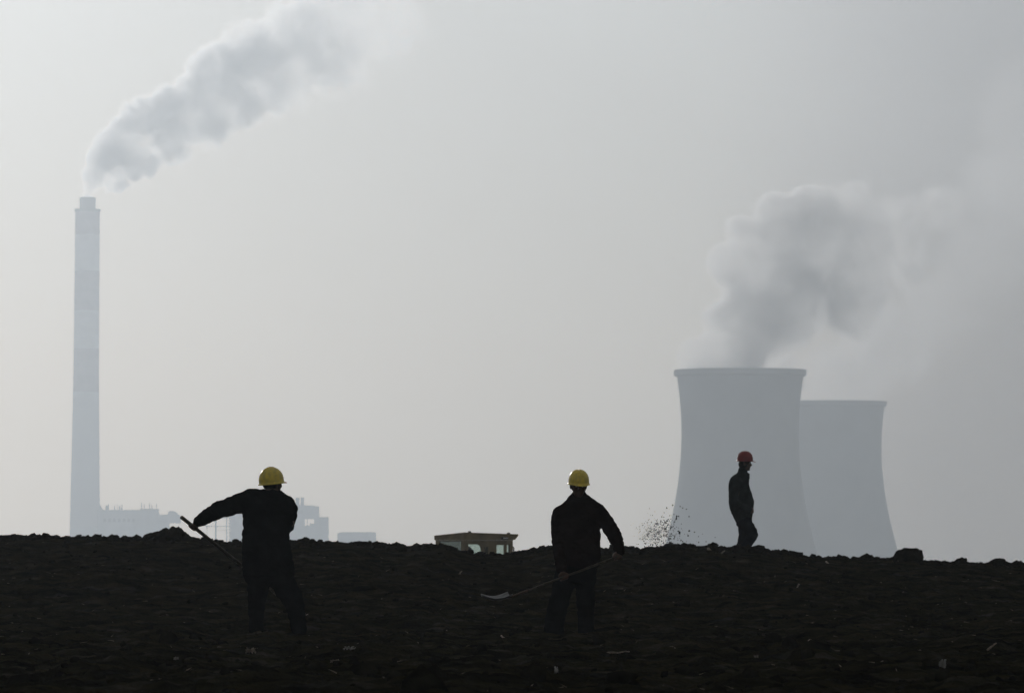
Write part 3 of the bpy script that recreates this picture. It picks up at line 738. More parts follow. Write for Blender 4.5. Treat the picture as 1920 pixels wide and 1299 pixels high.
from_bm('dozer_blade', bm, M['rust'], doz)

# ------------------------------------------------------------------ people
class Clay:
    """a pile of overlapping solids fused into one continuous skin"""
    def __init__(s): s.bm = bmesh.new()
    def ball(s, c, r): bmesh.ops.create_icosphere(s.bm, subdivisions=3, radius=r, matrix=Matrix.Translation(Vector(c)))
    def ell(s, c, a, b, cc): ellip(s.bm, Vector(c), Vector(a), Vector(b), Vector(cc), 3)
    def limb(s, pts):
        """pts = [(Vector, radius)...] tapered chain"""
        for (p0, r0), (p1, r1) in zip(pts[:-1], pts[1:]):
            bar(s.bm, p0, p1, r0, 20, r1)
        for p, r in pts: s.ball(p, r * .995)
    def sleeve(s, pts, n=5, amp=.10):
        out = []; k = 0
        for (p0, r0), (p1, r1) in zip(pts[:-1], pts[1:]):
            for i in range(n):
                t = i / n; r = r0 + (r1 - r0) * t; k += 1
                j = amp * (1 if k % 2 else -1) * (.5 + abs(mnoise.noise(Vector((p0.x * 3 + k * .7, k, r * 40)))) * 1.6)
                out.append((p0.lerp(p1, t) + Vector((0, 0, r * j * .35)), r * (1 + j * .55)))
        out.append(pts[-1]); s.limb(out)
    def loft(s, rings, yaw=0):
        """rings = [(centre, rx, ry)] horizontal ellipses from top to bottom"""
        seg = 32; prev = None
        rr = []
        for c, rx, ry in rings:
            c = Vector(c); ring = []
            for k in range(seg):
                a = 2 * math.pi * k / seg
                x, y = rx * math.cos(a), ry * math.sin(a)
                ring.append(s.bm.verts.new((c.x + x * math.cos(yaw) - y * math.sin(yaw), c.y + x * math.sin(yaw) + y * math.cos(yaw), c.z)))
            rr.append(ring)
        for a, b in zip(rr[:-1], rr[1:]):
            for k in range(seg): s.bm.faces.new((a[k], a[(k + 1) % seg], b[(k + 1) % seg], b[k]))
        s.bm.faces.new(list(reversed(rr[0]))); s.bm.faces.new(rr[-1])
    def fuse(s, name, m, origin, parent=None, voxel=.010, smooth=4, folds=0, ffreq=9, seed=0, stretch=(1, 1, 1)):
        bmesh.ops.recalc_face_normals(s.bm, faces=s.bm.faces)
        me = bpy.data.meshes.new(name); s.bm.to_mesh(me); s.bm.free()
        for v in me.vertices: v.co -= origin
        tmp = bpy.data.objects.new('tmp', me); col.objects.link(tmp)
        md = tmp.modifiers.new('r', 'REMESH'); md.mode = 'VOXEL'; md.voxel_size = voxel
        if smooth:
            ms = tmp.modifiers.new('s', 'SMOOTH'); ms.factor = .5; ms.iterations = smooth
        dg = bpy.context.evaluated_depsgraph_get(); dg.update()
        me2 = bpy.data.meshes.new_from_object(tmp.evaluated_get(dg)); me2.name = name
        bpy.data.objects.remove(tmp)
        if folds:
            o = Vector((seed * 5.3, seed * 2.1, seed))
            nrm = [v.normal.copy() for v in me2.vertices]
            for v, nn in zip(me2.vertices, nrm):
                q = Vector((v.co.x * stretch[0], v.co.y * stretch[1], v.co.z * stretch[2]))
                k = (1 - abs(mnoise.noise(q * ffreq + o)) * 2.2) * .6 + mnoise.noise(q * ffreq * .45 + o) * .7 + mnoise.noise(q * ffreq * 2.3 + o) * .35
                v.co += nn * (k * folds)
        ob = link_mesh(name, me2, m, parent, True)
        if parent is None: ob.location = origin
        return ob

def frame(fwd, up=(0, 0, 1)):
    f = Vector(fwd).normalized(); u = Vector(up); r = f.cross(u).normalized(); u = r.cross(f).normalized()
    return f, r, u

def head(c, C, fwd, k=1.0):
    """C = centre of the skull; adds head with face to clay c"""
    f, r, u = frame(fwd)
    def at(a, b, d): return C + f * a * k + r * b * k + u * d * k
    c.ell(at(0, 0, .01), f * .096 * k, r * .076 * k, u * .105 * k)          # skull
    c.ell(at(.030, 0, -.065), f * .060 * k, r * .056 * k, u * .070 * k)      # jaw and face
    c.ell(at(.066, 0, -.108), f * .022 * k, r * .026 * k, u * .020 * k)      # chin
    c.ell(at(.080, 0, .012), f * .018 * k, r * .055 * k, u * .013 * k)       # brow
    c.limb([(at(.088, 0, .002), .008 * k), (at(.112, 0, -.036), .0125 * k)])  # nose
    c.limb([(at(.095, .010, -.040), .008 * k), (at(.095, -.010, -.040), .008 * k)])
    c.ell(at(.084, 0, -.066), f * .012 * k, r * .022 * k, u * .007 * k); c.ell(at(.081, 0, -.078), f * .012 * k, r * .020 * k, u * .007 * k)
    for sg in (1, -1):
        c.ell(at(-.008, sg * .080, -.020), f * .020 * k, r * .010 * k, u * .033 * k)   # ears
        c.ell(at(.062, sg * .042, -.042), f * .026 * k, r * .020 * k, u * .026 * k)     # cheeks
    return at

def hand(c, W_, along, palm_n, grip_axis, k=1.0, thumb=1):
    """fist closed round a bar: W_ = centre of the bar at the grip; along = bar direction; palm_n = from bar to palm"""
    a = Vector(along).normalized(); n = Vector(palm_n); n = (n - a * n.dot(a)).normalized(); b = a.cross(n).normalized()
    R = .026 * k
    c.ell(W_ + n * (R + .006), a * .043 * k, n * .017 * k, b * .040 * k)           # palm
    lens = [.92, 1.0, .95, .78]
    for i in range(4):
        off = a * (-.033 + .022 * i) * k
        pts = []
        for j in range(5):
            an = math.radians(35 + 52 * j * lens[i])
            pts.append((W_ + off + (n * math.cos(an) + b * math.sin(an)) * R, (.0105 - .0007 * j) * k))
        c.limb(pts)
    th = a * (.040 * thumb) * k
    c.limb([(W_ + n * R * .9 - b * .02 * k + th * .6, .013 * k), (W_ - b * R + th * 1.1 - n * .006, .011 * k), (W_ - b * R * .5 + th * 1.0 - n * R * .9, .0095 * k)])

def helmet(C, fwd, m, parent, origin, k=1.0, up=(0, 0, 1), trim=None):
    f, r, u = frame(fwd, up)
    def w(a, b, d): return C - origin + f * a * k + r * b * k + u * d * k
    seg = 56
    # dome
    bm = bmesh.new(); rows = []
    for j in range(15):
        t = j / 14 * (math.pi / 2); row = []
        for i in range(seg):
            a = 2 * math.pi * i / seg
            ra, rb = .132, .112
            rr = math.sin(t) ** .92; zz = math.cos(t) * .128
            row.append(bm.verts.new(w(ra * rr * math.cos(a), rb * rr * math.sin(a), zz)))
        rows.append(row)
    # lower skirt and rolled rim
    for rr, zz in ((1.0, -.018), (1.045, -.030), (1.10, -.034), (1.10, -.038), (1.03, -.036)):
        rows.append([bm.verts.new(w(.132 * rr * math.cos(2 * math.pi * i / seg), .112 * rr * math.sin(2 * math.pi * i / seg), zz)) for i in range(seg)])
    for a_, b_ in zip(rows[:-1], rows[1:]):
        for i in range(seg): bm.faces.new((a_[i], a_[(i + 1) % seg], b_[(i + 1) % seg], b_[i]))
    bmesh.ops.remove_doubles(bm, verts=rows[0], dist=.001)
    bmesh.ops.recalc_face_normals(bm, faces=bm.faces)
    hb = from_bm('helmet', bm, m, parent, True)
    md = hb.modifiers.new('s', 'SOLIDIFY'); md.thickness = .003; md.offset = 1
    # visor
    bm = bmesh.new(); top = []; bot = []
    for j in range(6):
        rt_ = []; rb_ = []
        for i in range(25):
            a = math.radians(-62 + 124 * i / 24); e = math.cos(math.radians(-62 + 124 * i / 24) * 1.42) ** .7 if abs(i - 12) < 12 else 0
            ext = j / 5 * .052 * max(e, 0)
            x, y = (.134 + ext) * math.cos(a), .114 * math.sin(a) * (1 + ext * 1.2)
            z = -.026 - ext * .30
            rt_.append(bm.verts.new(w(x, y, z))); rb_.append(bm.verts.new(w(x, y, z - .005)))
        top.append(rt_); bot.append(rb_)
    for j in range(5):
        for i in range(24):
            bm.faces.new((top[j][i], top[j][i + 1], top[j + 1][i + 1], top[j + 1][i])); bm.faces.new((bot[j][i], bot[j + 1][i], bot[j + 1][i + 1], bot[j][i + 1]))
    for i in range(24): bm.faces.new((top[5][i], top[5][i + 1], bot[5][i + 1], bot[5][i]))
    from_bm('visor', bm, trim or m, hb, True)
    # crown ridge front to back
    bm = bmesh.new()
    for off in (-.020, 0, .020):
        pts = []
        for j in range(15):
            t = math.radians(-62 + 124 * j / 14); rr = math.copysign(abs(math.sin(t)) ** .92, t)
            pts.append(w(.132 * rr, off, math.cos(t) * .128 + (.003 if off == 0 else -.001)))
        for p, q_ in zip(pts[:-1], pts[1:]): bar(bm, p, q_, .006 if off == 0 else .004, 6)
    from_bm('crown_ridge', bm, m, hb, True)
    # strap under the chin
    bm = bmesh.new(); pts = [w(.01, .084, -.035), w(.03, .072, -.10), w(.045, .035, -.145), w(.048, 0, -.150), w(.045, -.035, -.145), w(.03, -.072, -.10), w(.01, -.084, -.035)]
    for p, q_ in zip(pts[:-1], pts[1:]): bar(bm, p, q_, .004, 6)
    from_bm('chin_strap', bm, M['cab_dark'], hb)
    return hb

def shovel(name_label, top, end, face_n, blade_len=.30, blade_w=.115, r=.017, bmat='blade', bdir=None):
    top = Vector(top); end = Vector(end); d = (end - top).normalized()
    root = empty('shovel', top); tag(root, name_label, 'shovel')
    n = Vector(face_n); n = (n - d * n.dot(d)).normalized(); sde = d.cross(n).normalized()
    bm = bmesh.new(); N_ = 14; prev = None
    for i in range(N_):
        a = (end - top) * (i / N_); b = (end - top) * ((i + 1) / N_)
        wob = n * .0012 * math.sin(i * .9); wob2 = n * .0012 * math.sin((i + 1) * .9)
        bar(bm, a + wob, b + wob2, r * (1 - .012 * i), 12, r * (1 - .012 * (i + 1)))
    from_bm('handle', bm, M['ash'], root, True)
    bm = bmesh.new(); bar(bm, end - top - d * .16, end - top + d * .05, r * 1.15, 14, r * .9)
    skt = from_bm('socket', bm, M['rust'], root, True)
    bm = bmesh.new(); rows = []
    if bdir is not None:
        d = Vector(bdir).normalized(); n = (n - d * n.dot(d)).normalized(); sde = d.cross(n).normalized()
    nu, nv = 16, 12
    for i in range(nu + 1):
        u = i / nu
        wd = blade_w * (math.sqrt(max(0, 1 - ((u - .45) / .56) ** 4)) if u > .45 else 1.0) * (1 if u > .06 else .93)
        wd = max(wd, .012)
        row = []
        for j in range(nv + 1):
            v = j / nv * 2 - 1
            lift = .035 * (v * v) * (1 - .4 * u) + .045 * math.sin(u * math.pi * .9) * -1 + .03 * u
            row.append(bm.verts.new(end - top + d * (.03 + u * blade_len) + sde * v * wd + n * lift))
        rows.append(row)
    for i in range(nu):
        for j in range(nv): bm.faces.new((rows[i][j], rows[i][j + 1], rows[i + 1][j + 1], rows[i + 1][j]))
    bl = from_bm('blade', bm, M[bmat], root, True)
    md = bl.modifiers.new('s', 'SOLIDIFY'); md.thickness = .0035
    return root

Zv = Vector((0, 0, 1))
def collar(c, C, r, h=.05, fwd=(0, -1, 0)):
    c.limb([(C, r), (C + Zv * h, r * .86)])

# ---------- worker 1: seen from behind, left arm stretched to the left -------------
D = 57.0
def w1(px, py, dy=0): return P(px, py, D + dy) if dy == 0 else Vector((P(px, py, D).x, D + dy, P(px, py, D).z))
s = D / F
org1 = w1(516, 1192)
rings1 = [(919, 484, 526), (925, 473, 533), (932, 464, 542), (945, 457, 551), (958, 455.5, 553), (975, 455, 549), (995, 454.5, 543), (1016, 454, 542), (1044, 453, 548), (1066, 454, 553), (1080, 456, 551)]
def torso_rings(rg, mk, ry, shrink=1.0, dy=0):
    out = []
    for i, (y, a, b) in enumerate(rg):
        rr = ry[i] if isinstance(ry, (list, tuple)) else ry
        out.append((mk((a + b) / 2, y, dy), (b - a) / 2 * mk_s * shrink, rr * shrink))
    return out
mk_s = s
ry1 = [.06, .085, .105, .125, .135, .135, .13, .13, .135, .145, .145]
body = Clay()
f1 = Vector((.72, .66, .10))
hc1 = w1(510, 904, .02)
head(body, hc1, f1, 1.0)
body.limb([(hc1 - Zv * .05 - Vector((f1.x, f1.y, 0)) * .02, .058), (w1(507, 930), .065)])
body.loft(torso_rings(rings1[1:], w1, ry1[1:], .8))
LSh, LEl, LWr = w1(468, 940, .0), w1(414, 953, .05), w1(371, 979, .10)
body.limb([(LSh, .06), (LEl, .043), (LWr, .030), (w1(365, 983, .11), .030)])
RSh, REl, RWr = w1(538, 945, .03), w1(545, 978, .16), w1(470, 1072, .31)
body.limb([(RSh, .055), (REl, .043), (RWr, .030)])
# shovel line
sh_top = w1(339, 969, .08); sh_end = w1(528, 1127, .95)
dir1 = (sh_end - sh_top).normalized()
def online(px):
    t = ((px - HX) * s - sh_top.x) / (sh_end.x - sh_top.x); return sh_top + (sh_end - sh_top) * t
g1 = online(360); hand(body, g1, dir1, LWr - g1, None, 1.0, 1)
body.limb([(LWr, .030), (g1 + (LWr - g1) * .35, .030)])
g2 = online(466); hand(body, g2, dir1, RWr - g2 + Vector((.02, .02, .03)), None, 1.0, -1)
body.limb([(RWr, .030), (g2 + (RWr - g2) * .4, .028)])
LH, LK, LA = w1(485, 1080), w1(481, 1132, .04), w1(480, 1184, 0)
RH, RK, RA = w1(527, 1080), w1(552, 1130, .05), w1(561, 1183, 0)
body.limb([(LH, .085), (LK, .055), (LA, .040), (w1(480, 1189, .06), .038)]); body.limb([(RH, .085), (RK, .055), (RA, .040), (w1(564, 1189, .06), .038)])
p1 = body.fuse('person', M['skin'], org1, voxel=.0075, smooth=2)
tag(p1, 'man in black coat and yellow helmet seen from behind, one arm stretched to a shovel', 'person')
c = Clay(); c.loft(torso_rings(rings1, w1, ry1))
c.limb([(w1(496, 927, .0), .055), (w1(468, 929, .0), .066)])
c.sleeve([(w1(470, 941, .0), .098), (w1(455, 942, .0), .100), (w1(417, 953, .05), .083), (w1(392, 965, .08), .073), (w1(372, 977.5, .10), .055)])
c.sleeve([(w1(536, 944, .03), .080), (w1(541.5, 960, .12), .082), (w1(538, 985, .20), .066), (w1(480, 1064, .30), .050)])
collar(c, w1(508, 926), .070, .02)
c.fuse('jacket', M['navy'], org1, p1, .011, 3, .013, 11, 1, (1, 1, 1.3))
c = Clay()
c.loft([(w1(504, 1060), .23, .13), (w1(503, 1078), .245, .135), (w1(503, 1090), .235, .13)])
c.sleeve([(w1(485, 1084), .118), (w1(481, 1132, .04), .083), (w1(480, 1166), .072), (w1(480, 1181, 0), .070)])
c.sleeve([(w1(526, 1084), .128), (w1(552, 1130, .05), .094), (w1(559, 1166), .078), (w1(561, 1181, 0), .074)])
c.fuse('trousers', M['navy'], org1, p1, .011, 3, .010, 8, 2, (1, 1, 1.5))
for (px, q) in ((480, 0), (563, .05)):
    c = Clay(); c.ell(w1(px, 1191, .05), Vector((.055, 0, 0)), Vector((.02, .14, 0)), Vector((0, 0, .045))); c.limb([(w1(px, 1178), .056), (w1(px, 1189), .054)])
    c.fuse('boot', M['boot'], org1, p1, .009, 2)
helmet(w1(508.5, 900, .02), f1, M['yellow'], p1, org1, 1.0, (-.10, -.06, 1), M['red_trim'])
c = Clay(); fh = Vector((f1.x, f1.y, 0)).normalized(); c.ell(hc1 - fh * .022 - Zv * .012, fh * .085, fh.cross(Zv) * .080, Zv * .075)
c.fuse('hair', M['hair'], org1, p1, .009, 2, .003, 40, 5)
shovel('long wooden handled shovel held behind the man in black coat, blade low at the right', sh_top, sh_end, (0, -.3, 1), .27, .085, .0195, bmat='rust')

# ---------- worker 2: facing the camera, shovel across the thighs -------------
D = 57.0
w2 = w1
org2 = w2(1070, 1196)
rings2 = [(929, 1068, 1102), (936, 1063, 1112), (944, 1055, 1122), (953, 1047, 1127), (965, 1042, 1127), (985, 1042, 1125), (1010, 1042, 1125), (1035, 1043, 1125), (1052, 1045, 1124.5), (1062, 1047, 1124)]
ry2 = [.065, .085, .105, .12, .13, .135, .135, .135, .14, .14]
f2 = Vector((.10, -.97, -.14))
hc2 = w2(1084.5, 908, -.05)
body = Clay(); at2 = head(body, hc2, f2, .98)
body.limb([(hc2 - Zv * .05 + Vector((0, .03, 0)), .056), (w2(1085, 938), .062)])
body.loft(torso_rings(rings2[1:], w2, ry2[1:], .8))
h_top = w2(1163, 1041, -.22); h_end = w2(962, 1116, -.52)
dir2 = (h_end - h_top).normalized()
def on2(px):
    t = ((px - HX) * s - h_top.x) / (h_end.x - h_top.x); return h_top + (h_end - h_top) * t
ga, gb = on2(1157), on2(1056)
aSh, aEl, aWr = w2(1121, 958, 0), w2(1148, 994, -.04), ga + Vector((.012, .05, .055))
bSh, bEl, bWr = w2(1050, 960, 0), w2(1047, 1014, -.03), gb + Vector((-.015, .06, .06))
bEl = w2(1047, 1016, -.03); bMid = w2(1049.5, 1040, -.12)
body.limb([(aSh, .054), (aEl, .036), (w2(1157, 1016, -.10), .032), (aWr, .027)]); body.limb([(bSh, .054), (bEl, .036), (bMid, .032), (bWr, .027)])
hand(body, ga, dir2, aWr - ga, None, 1.0, 1); hand(body, gb, dir2, bWr - gb, None, 1.0, -1)
body.limb([(aWr, .029), (ga + (aWr - ga) * .45, .028)]); body.limb([(bWr, .029), (gb + (bWr - gb) * .45, .028)])
body.limb([(w2(1062, 1072), .072), (w2(1050, 1130, -.04), .050), (w2(1040, 1185, 0), .040), (w2(1038, 1192, -.06), .038)])
body.limb([(w2(1098, 1072), .072), (w2(1097.5, 1130, -.04), .050), (w2(1100, 1185, 0), .040), (w2(1102, 1192, -.06), .038)])
p2 = body.fuse('person', M['skin'], org2, voxel=.0075, smooth=2)
tag(p2, 'man in dark brown jacket and yellow helmet facing forward, shovel across his thighs', 'person')
for sg in (1, -1):
    bm = bmesh.new(); ellip(bm, at2(.083, sg * .031, -.010) - org2, Vector((.011, 0, 0)), Vector((0, .008, 0)), Vector((0, 0, .007)), 2)
    from_bm('eye', bm, M['lamp'], p2, True)
c = Clay(); c.loft(torso_rings(rings2, w2, ry2))
c.sleeve([(w2(1117, 958.5, 0), .082), (w2(1134, 975, -.02), .074), (w2(1148.5, 997, -.04), .068), (w2(1157, 1016, -.10), .062), (w2(1160.5, 1031, ga.y - D + .035), .054)])
c.sleeve([(w2(1051, 961, 0), .078), (w2(1047, 985, -.01), .068), (w2(1047, 1016, -.03), .064), (w2(1049.5, 1040, -.12), .058), (w2(1052, 1064, gb.y - D + .05), .050)])
collar(c, w2(1086, 938), .092, .03)
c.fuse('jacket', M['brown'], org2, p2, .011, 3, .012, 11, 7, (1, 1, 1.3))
c = Clay()
c.loft([(w2(1083, 1048), .20, .125), (w2(1080, 1075), .205, .13), (w2(1079, 1092), .205, .12)])
c.sleeve([(w2(1060, 1083), .105), (w2(1050, 1120, -.05), .098), (w2(1041, 1160), .094), (w2(1038, 1184, 0), .096)])
c.sleeve([(w2(1097, 1083), .098), (w2(1097.5, 1122, -.05), .088), (w2(1098, 1160), .080), (w2(1099, 1184, 0), .078)])
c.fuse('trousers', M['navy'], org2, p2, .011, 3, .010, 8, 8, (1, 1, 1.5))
for px in (1037, 1102):
    c = Clay(); c.ell(w2(px, 1195, -.06), Vector((.055, 0, 0)), Vector((.01, .14, 0)), Vector((0, 0, .045))); c.limb([(w2(px, 1182), .058), (w2(px, 1192), .054)])
    c.fuse('boot', M['boot'], org2, p2, .009, 2)
helmet(w2(1085, 901.5, -.05), (.22, -.96, -.10), M['yellow'], p2, org2, .90)
c = Clay(); c.ell(hc2 + Vector((0, .02, -.015)), Vector((.078, 0, 0)), Vector((0, .08, 0)), Vector((0, 0, .07)))
c.fuse('hair', M['hair'], org2, p2, .009, 2, .003, 40, 6)
shovel('long handled shovel with shiny steel blade held level by the man in brown jacket', h_top, h_end, (0, -.10, 1), .29, .10, .0115, bdir=(-1, -.25, -.05))

# ---------- walker on the ridge -------------
D = 97.0
def w3(px, py, dy=0): p = P(px, py, D); return Vector((p.x, D + dy, p.z))
mk_s = D / F
org3 = w3(1392, 1041)
rings3 = [(885, 1385, 1401), (890, 1376, 1405.5), (896, 1370, 1404.5), (905, 1366.5, 1404.5), (916, 1366, 1406.5), (926, 1366.3, 1410), (940, 1366.8, 1413.5), (953, 1368, 1412), (963, 1372, 1411), (972, 1377, 1409.5), (979, 1381, 1410)]
ry3 = [.07, .11, .15, .18, .185, .185, .185, .185, .18, .175, .17]
body = Clay(); hc3 = w3(1396.5, 867.5, 0)
at3 = head(body, hc3, (1, 0, -.03), 1.05)
body.limb([(hc3 - Zv * .05 - Vector((.02, 0, 0)), .058), (w3(1390, 892), .064)])
body.loft(torso_rings(rings3[1:], w3, ry3[1:], .8))
# near arm (towards camera), hand in jacket pocket
body.limb([(w3(1384, 904, -.17), .055), (w3(1377, 940, -.21), .042), (w3(1403, 956, -.17), .030), (w3(1409, 958, -.14), .036)])
body.limb([(w3(1386, 904, .17), .055), (w3(1380, 940, .21), .042), (w3(1403, 956, .17), .030), (w3(1409, 957, .14), .036)])
hd = w3(1410, 957.5, -.14)
for i in range(4): body.limb([(hd + Vector((.0, -.02, .03 - .02 * i)), .010), (hd + Vector((.018, .01, .028 - .02 * i)), .0095), (hd + Vector((.014, .035, .026 - .02 * i)), .009)])
body.limb([(hd + Vector((-.02, 0, .03)), .012), (hd + Vector((.012, .004, .052)), .010)])
body.limb([(w3(1396, 975, -.09), .082), (w3(1412, 1002, -.10), .056), (w3(1394, 1030, -.08), .040), (w3(1400, 1038, -.08), .036)])
body.limb([(w3(1393, 975, .09), .082), (w3(1394, 1003, .10), .056), (w3(1386, 1030, .08), .040), (w3(1392, 1038, .08), .036)])
p3 = body.fuse('person', M['skin'], org3, voxel=.009, smooth=2)
tag(p3, 'man in red helmet walking to the right along the ridge with hands in his pockets', 'person')
for sg in (1, -1):
    bm = bmesh.new(); ellip(bm, at3(.080, sg * .031, -.010) - org3, Vector((.008, 0, 0)), Vector((0, .011, 0)), Vector((0, 0, .007)), 2)
    from_bm('eye', bm, M['lamp'], p3, True)
c = Clay(); c.loft(torso_rings(rings3, w3, ry3))
for sg in (-1, 1):
    c.limb([(w3(1383, 905, sg * .16), .085), (w3(1377, 922, sg * .20), .072), (w3(1376, 940, sg * .22), .066), (w3(1392, 951, sg * .20), .058), (w3(1404, 956, sg * .165), .050)])
collar(c, w3(1392.5, 887), .084, .055)
c.limb([(w3(1404, 889, 0), .02), (w3(1402, 897, 0), .03)])
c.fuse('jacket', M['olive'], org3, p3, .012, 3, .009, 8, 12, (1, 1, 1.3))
c = Clay()
c.loft([(w3(1394, 965), .15, .16), (w3(1394.5, 978), .135, .165), (w3(1397, 986), .14, .155)])
c.sleeve([(w3(1397, 980, -.085), .112), (w3(1411.5, 1002, -.10), .092), (w3(1402, 1018, -.09), .080), (w3(1395, 1029, -.08), .074)])
c.limb([(w3(1395, 980, .085), .105), (w3(1395, 1003, .10), .086), (w3(1391, 1018, .09), .074), (w3(1387.5, 1029, .08), .070)])
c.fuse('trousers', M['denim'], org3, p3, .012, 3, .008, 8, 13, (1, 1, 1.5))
for px, dy in ((1399, -.08), (1391, .08)):
    c = Clay(); c.ell(w3(px, 1038, dy), Vector((.135, 0, 0)), Vector((0, .05, 0)), Vector((0, 0, .045))); c.limb([(w3(px - 5, 1029, dy), .055), (w3(px - 5, 1037, dy), .05)])
    c.fuse('boot', M['boot'], org3, p3, .010, 2)
helmet(w3(1396.8, 860.5, 0), (1, 0, -.02), M['red'], p3, org3, 1.02)
c = Clay(); c.ell(hc3 + Vector((-.022, 0, -.025)), Vector((.088, 0, 0)), Vector((0, .084, 0)), Vector((0, 0, .085)))
c.fuse('hair', M['hair'], org3, p3, .010, 2, .004, 40, 14)

# ------------------------------------------------------------------ small things on the bank
def on_ground(px, py, lift=0.0):
    """first terrain point met by the sight line through px,py"""
    dd_ = np.arange(33, 90, .05); x = (px - HX) * dd_ / F; z = (HY - py) * dd_ / F
    t = terrain(x, dd_); k = np.where(t >= z)[0]
    d = dd_[k[0]] if len(k) else 85.0
    return Vector(((px - HX) * d / F, d, (HY - py) * d / F + lift))
def stick(pxa, pya, pxb, pyb, r, m, label, cat='stick'):
    a = on_ground(pxa, pya, .02); b = on_ground(pxb, pyb, .02)
    b.y = a.y + (b.y - a.y) * .15; sc_ = b.y / F; b.x = (pxb - HX) * sc_; b.z = (HY - pyb) * sc_
    bm = bmesh.new(); pts = []
    for i in range(7):
        t = i / 6; p = a.lerp(b, t) - a; p += Vector((mnoise.noise(Vector((t * 3, r * 90, pxa))), 0, mnoise.noise(Vector((t * 3, 9, pxa))))) * r * .9; pts.append(p)
    for i, (p, q_) in enumerate(zip(pts[:-1], pts[1:])): bar(bm, p, q_, r * (1 - .07 * i), 8, r * (1 - .07 * (i + 1)))
    o = from_bm('stick', bm, m, None, True); o.location = a; tag(o, label, cat); return o
stick(1328, 1031, 1343, 1043, .022, M['straw'], 'pale broken stick lying on the ridge left of the walking man')
stick(1353, 1039, 1359, 1032, .012, M['straw'], 'short pale twig upright beside the pale broken stick')
stick(1549, 1055, 1577, 1079, .012, M['wood'], 'thin grey stick slanting down the bank below the farther cooling tower')
stick(861, 1078, 866, 1070, .010, M['straw'], 'tiny pale twig standing on the bank below the machine cab')
stick(1498, 1098, 1493, 1103, .012, M['straw'], 'stub of pale straw high on the right side of the bank')
stick(1852, 1222, 1868, 1205, .010, M['wood'], 'thin twig leaning on the soil near the right edge of the picture')
stick(1138, 1228, 1180, 1221, .008, M['wood'], 'thin twig lying on the soil right of the second worker\'s boots')
stick(940, 1195, 955, 1203, .008, M['wood'], 'thin twig lying on the soil left of the second worker\'s boots')
bm = bmesh.new(); rs = random.Random(4)
for i in range(900):
    yy = rs.uniform(34, 84); xx = rs.uniform(-1, 1) * (yy * .1 + .6)
    if mnoise.noise(Vector((xx * .6, yy * .3, 2.2))) < rs.uniform(-.35, .25): continue
    zz = gz(xx, yy) + .012; L_ = rs.uniform(.02, .09); a_ = rs.uniform(0, math.pi); e_ = rs.uniform(-.15, .45); w_ = rs.uniform(.002, .006)
    dv = Vector((math.cos(a_) * math.cos(e_), math.sin(a_) * math.cos(e_), math.sin(e_))) * L_
    pv_ = dv.cross(Zv).normalized() * w_; p0 = Vector((xx, yy, zz)); up = Vector((0, 0, w_))
    v = [bm.verts.new(p0 - pv_), bm.verts.new(p0 + pv_), bm.verts.new(p0 + dv), bm.verts.new(p0 + up * 1.6)]
    bm.faces.new((v[0], v[1], v[2])); bm.faces.new((v[0], v[2], v[3])); bm.faces.new((v[1], v[3], v[2])); bm.faces.new((v[0], v[3], v[1]))
tag(from_bm('straw_litter', bm, M['straw']), 'thin scattered bits of dry straw and root on the dug earth', 'straw', kind='stuff')
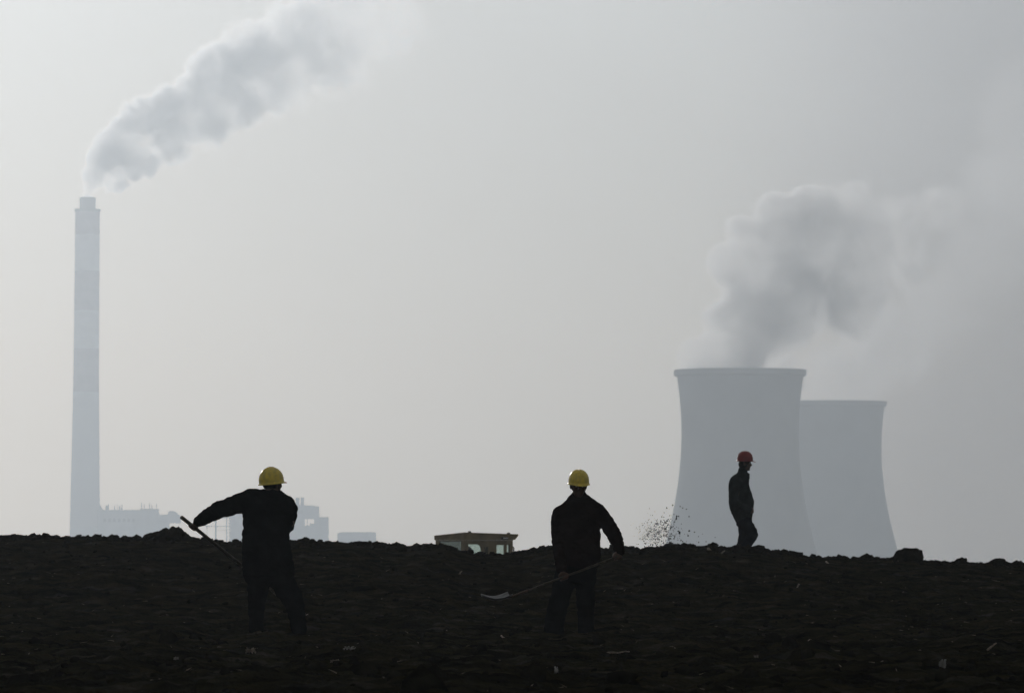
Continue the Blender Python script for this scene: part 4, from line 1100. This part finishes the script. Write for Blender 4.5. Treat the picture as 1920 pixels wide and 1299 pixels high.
def scrap(px, py, w, h, m, label, seed, cat='litter', name='plastic_scrap'):
    p = on_ground(px, py, .01); s_ = p.y / F; bm = bmesh.new(); n = 9; rows = []
    for j in range(n):
        row = []
        for i in range(n):
            u, v = i / (n - 1) - .5, j / (n - 1) - .5
            q = Vector((u * 5, v * 5, seed * 7.7))
            row.append(bm.verts.new((u * w * s_ * (1 + .5 * mnoise.noise(q)), v * w * s_ * .5 + .05 * mnoise.noise(q * 1.3), (v + .5) * h * s_ + mnoise.noise(q * 1.9) * h * s_ * .7)))
        rows.append(row)
    for j in range(n - 1):
        for i in range(n - 1):
            if mnoise.noise(Vector((i * .9, j * .9, seed * 3.3))) > -.18: bm.faces.new((rows[j][i], rows[j][i + 1], rows[j + 1][i + 1], rows[j + 1][i]))
    bmesh.ops.delete(bm, geom=[v for v in bm.verts if not v.link_faces], context='VERTS')
    o = from_bm(name, bm, m); o.location = p; md = o.modifiers.new('s', 'SOLIDIFY'); md.thickness = .002
    tag(o, label, cat); return o
scrap(1767, 1258, 10, 17, M['plastic'], 'crumpled bright scrap of plastic at the lower right corner', 6.3)
scrap(1043, 1262, 6, 9, M['plastic'], 'small bright scrap of plastic below the second worker', 2)
scrap(655, 1219, 20, 5, M['paper'], 'flat pale scrap of paper right of the first worker\'s boots', 3, name='paper_scrap')
scrap(330, 1238, 8, 4, M['paper'], 'small pale torn scrap left of the first worker\'s boots', 4, name='paper_scrap')
scrap(628, 1243, 16, 4, M['straw'], 'low tan flake lying below the flat pale scrap of paper', 5, name='husk')
scrap(470, 1225, 18, 8, M['wood'], 'brownish wad of dry roots under the first worker', 6, cat='roots', name='dry_root_wad')
scrap(1520, 1206, 9, 5, M['wood'], 'upright tan husk on the soil, right half of the picture', 7, cat='husk', name='husk')
scrap(1418, 1234, 8, 4, M['straw'], 'small tan husk low in the picture below the walking man', 8, cat='husk', name='husk')

# ------------------------------------------------------------------ haze
hm = bpy.data.materials.new('haze_air'); hm.use_nodes = True
n = hm.node_tree.nodes; l = hm.node_tree.links; n.clear()
o_ = n.new('ShaderNodeOutputMaterial'); pv = n.new('ShaderNodeVolumePrincipled')
pv.inputs['Color'].default_value = (.82, .915, 1.0, 1); pv.inputs['Density'].default_value = HAZE_DENSITY; pv.inputs['Anisotropy'].default_value = HAZE_G
l.new(pv.outputs[0], o_.inputs['Volume'])
bm = bmesh.new(); box(bm, -3200, 3200, -1200, 8000, -39, 780)
hz = from_bm('haze', bm, hm); tag(hz, 'pale smog filling the air over the site', 'haze', kind='stuff')
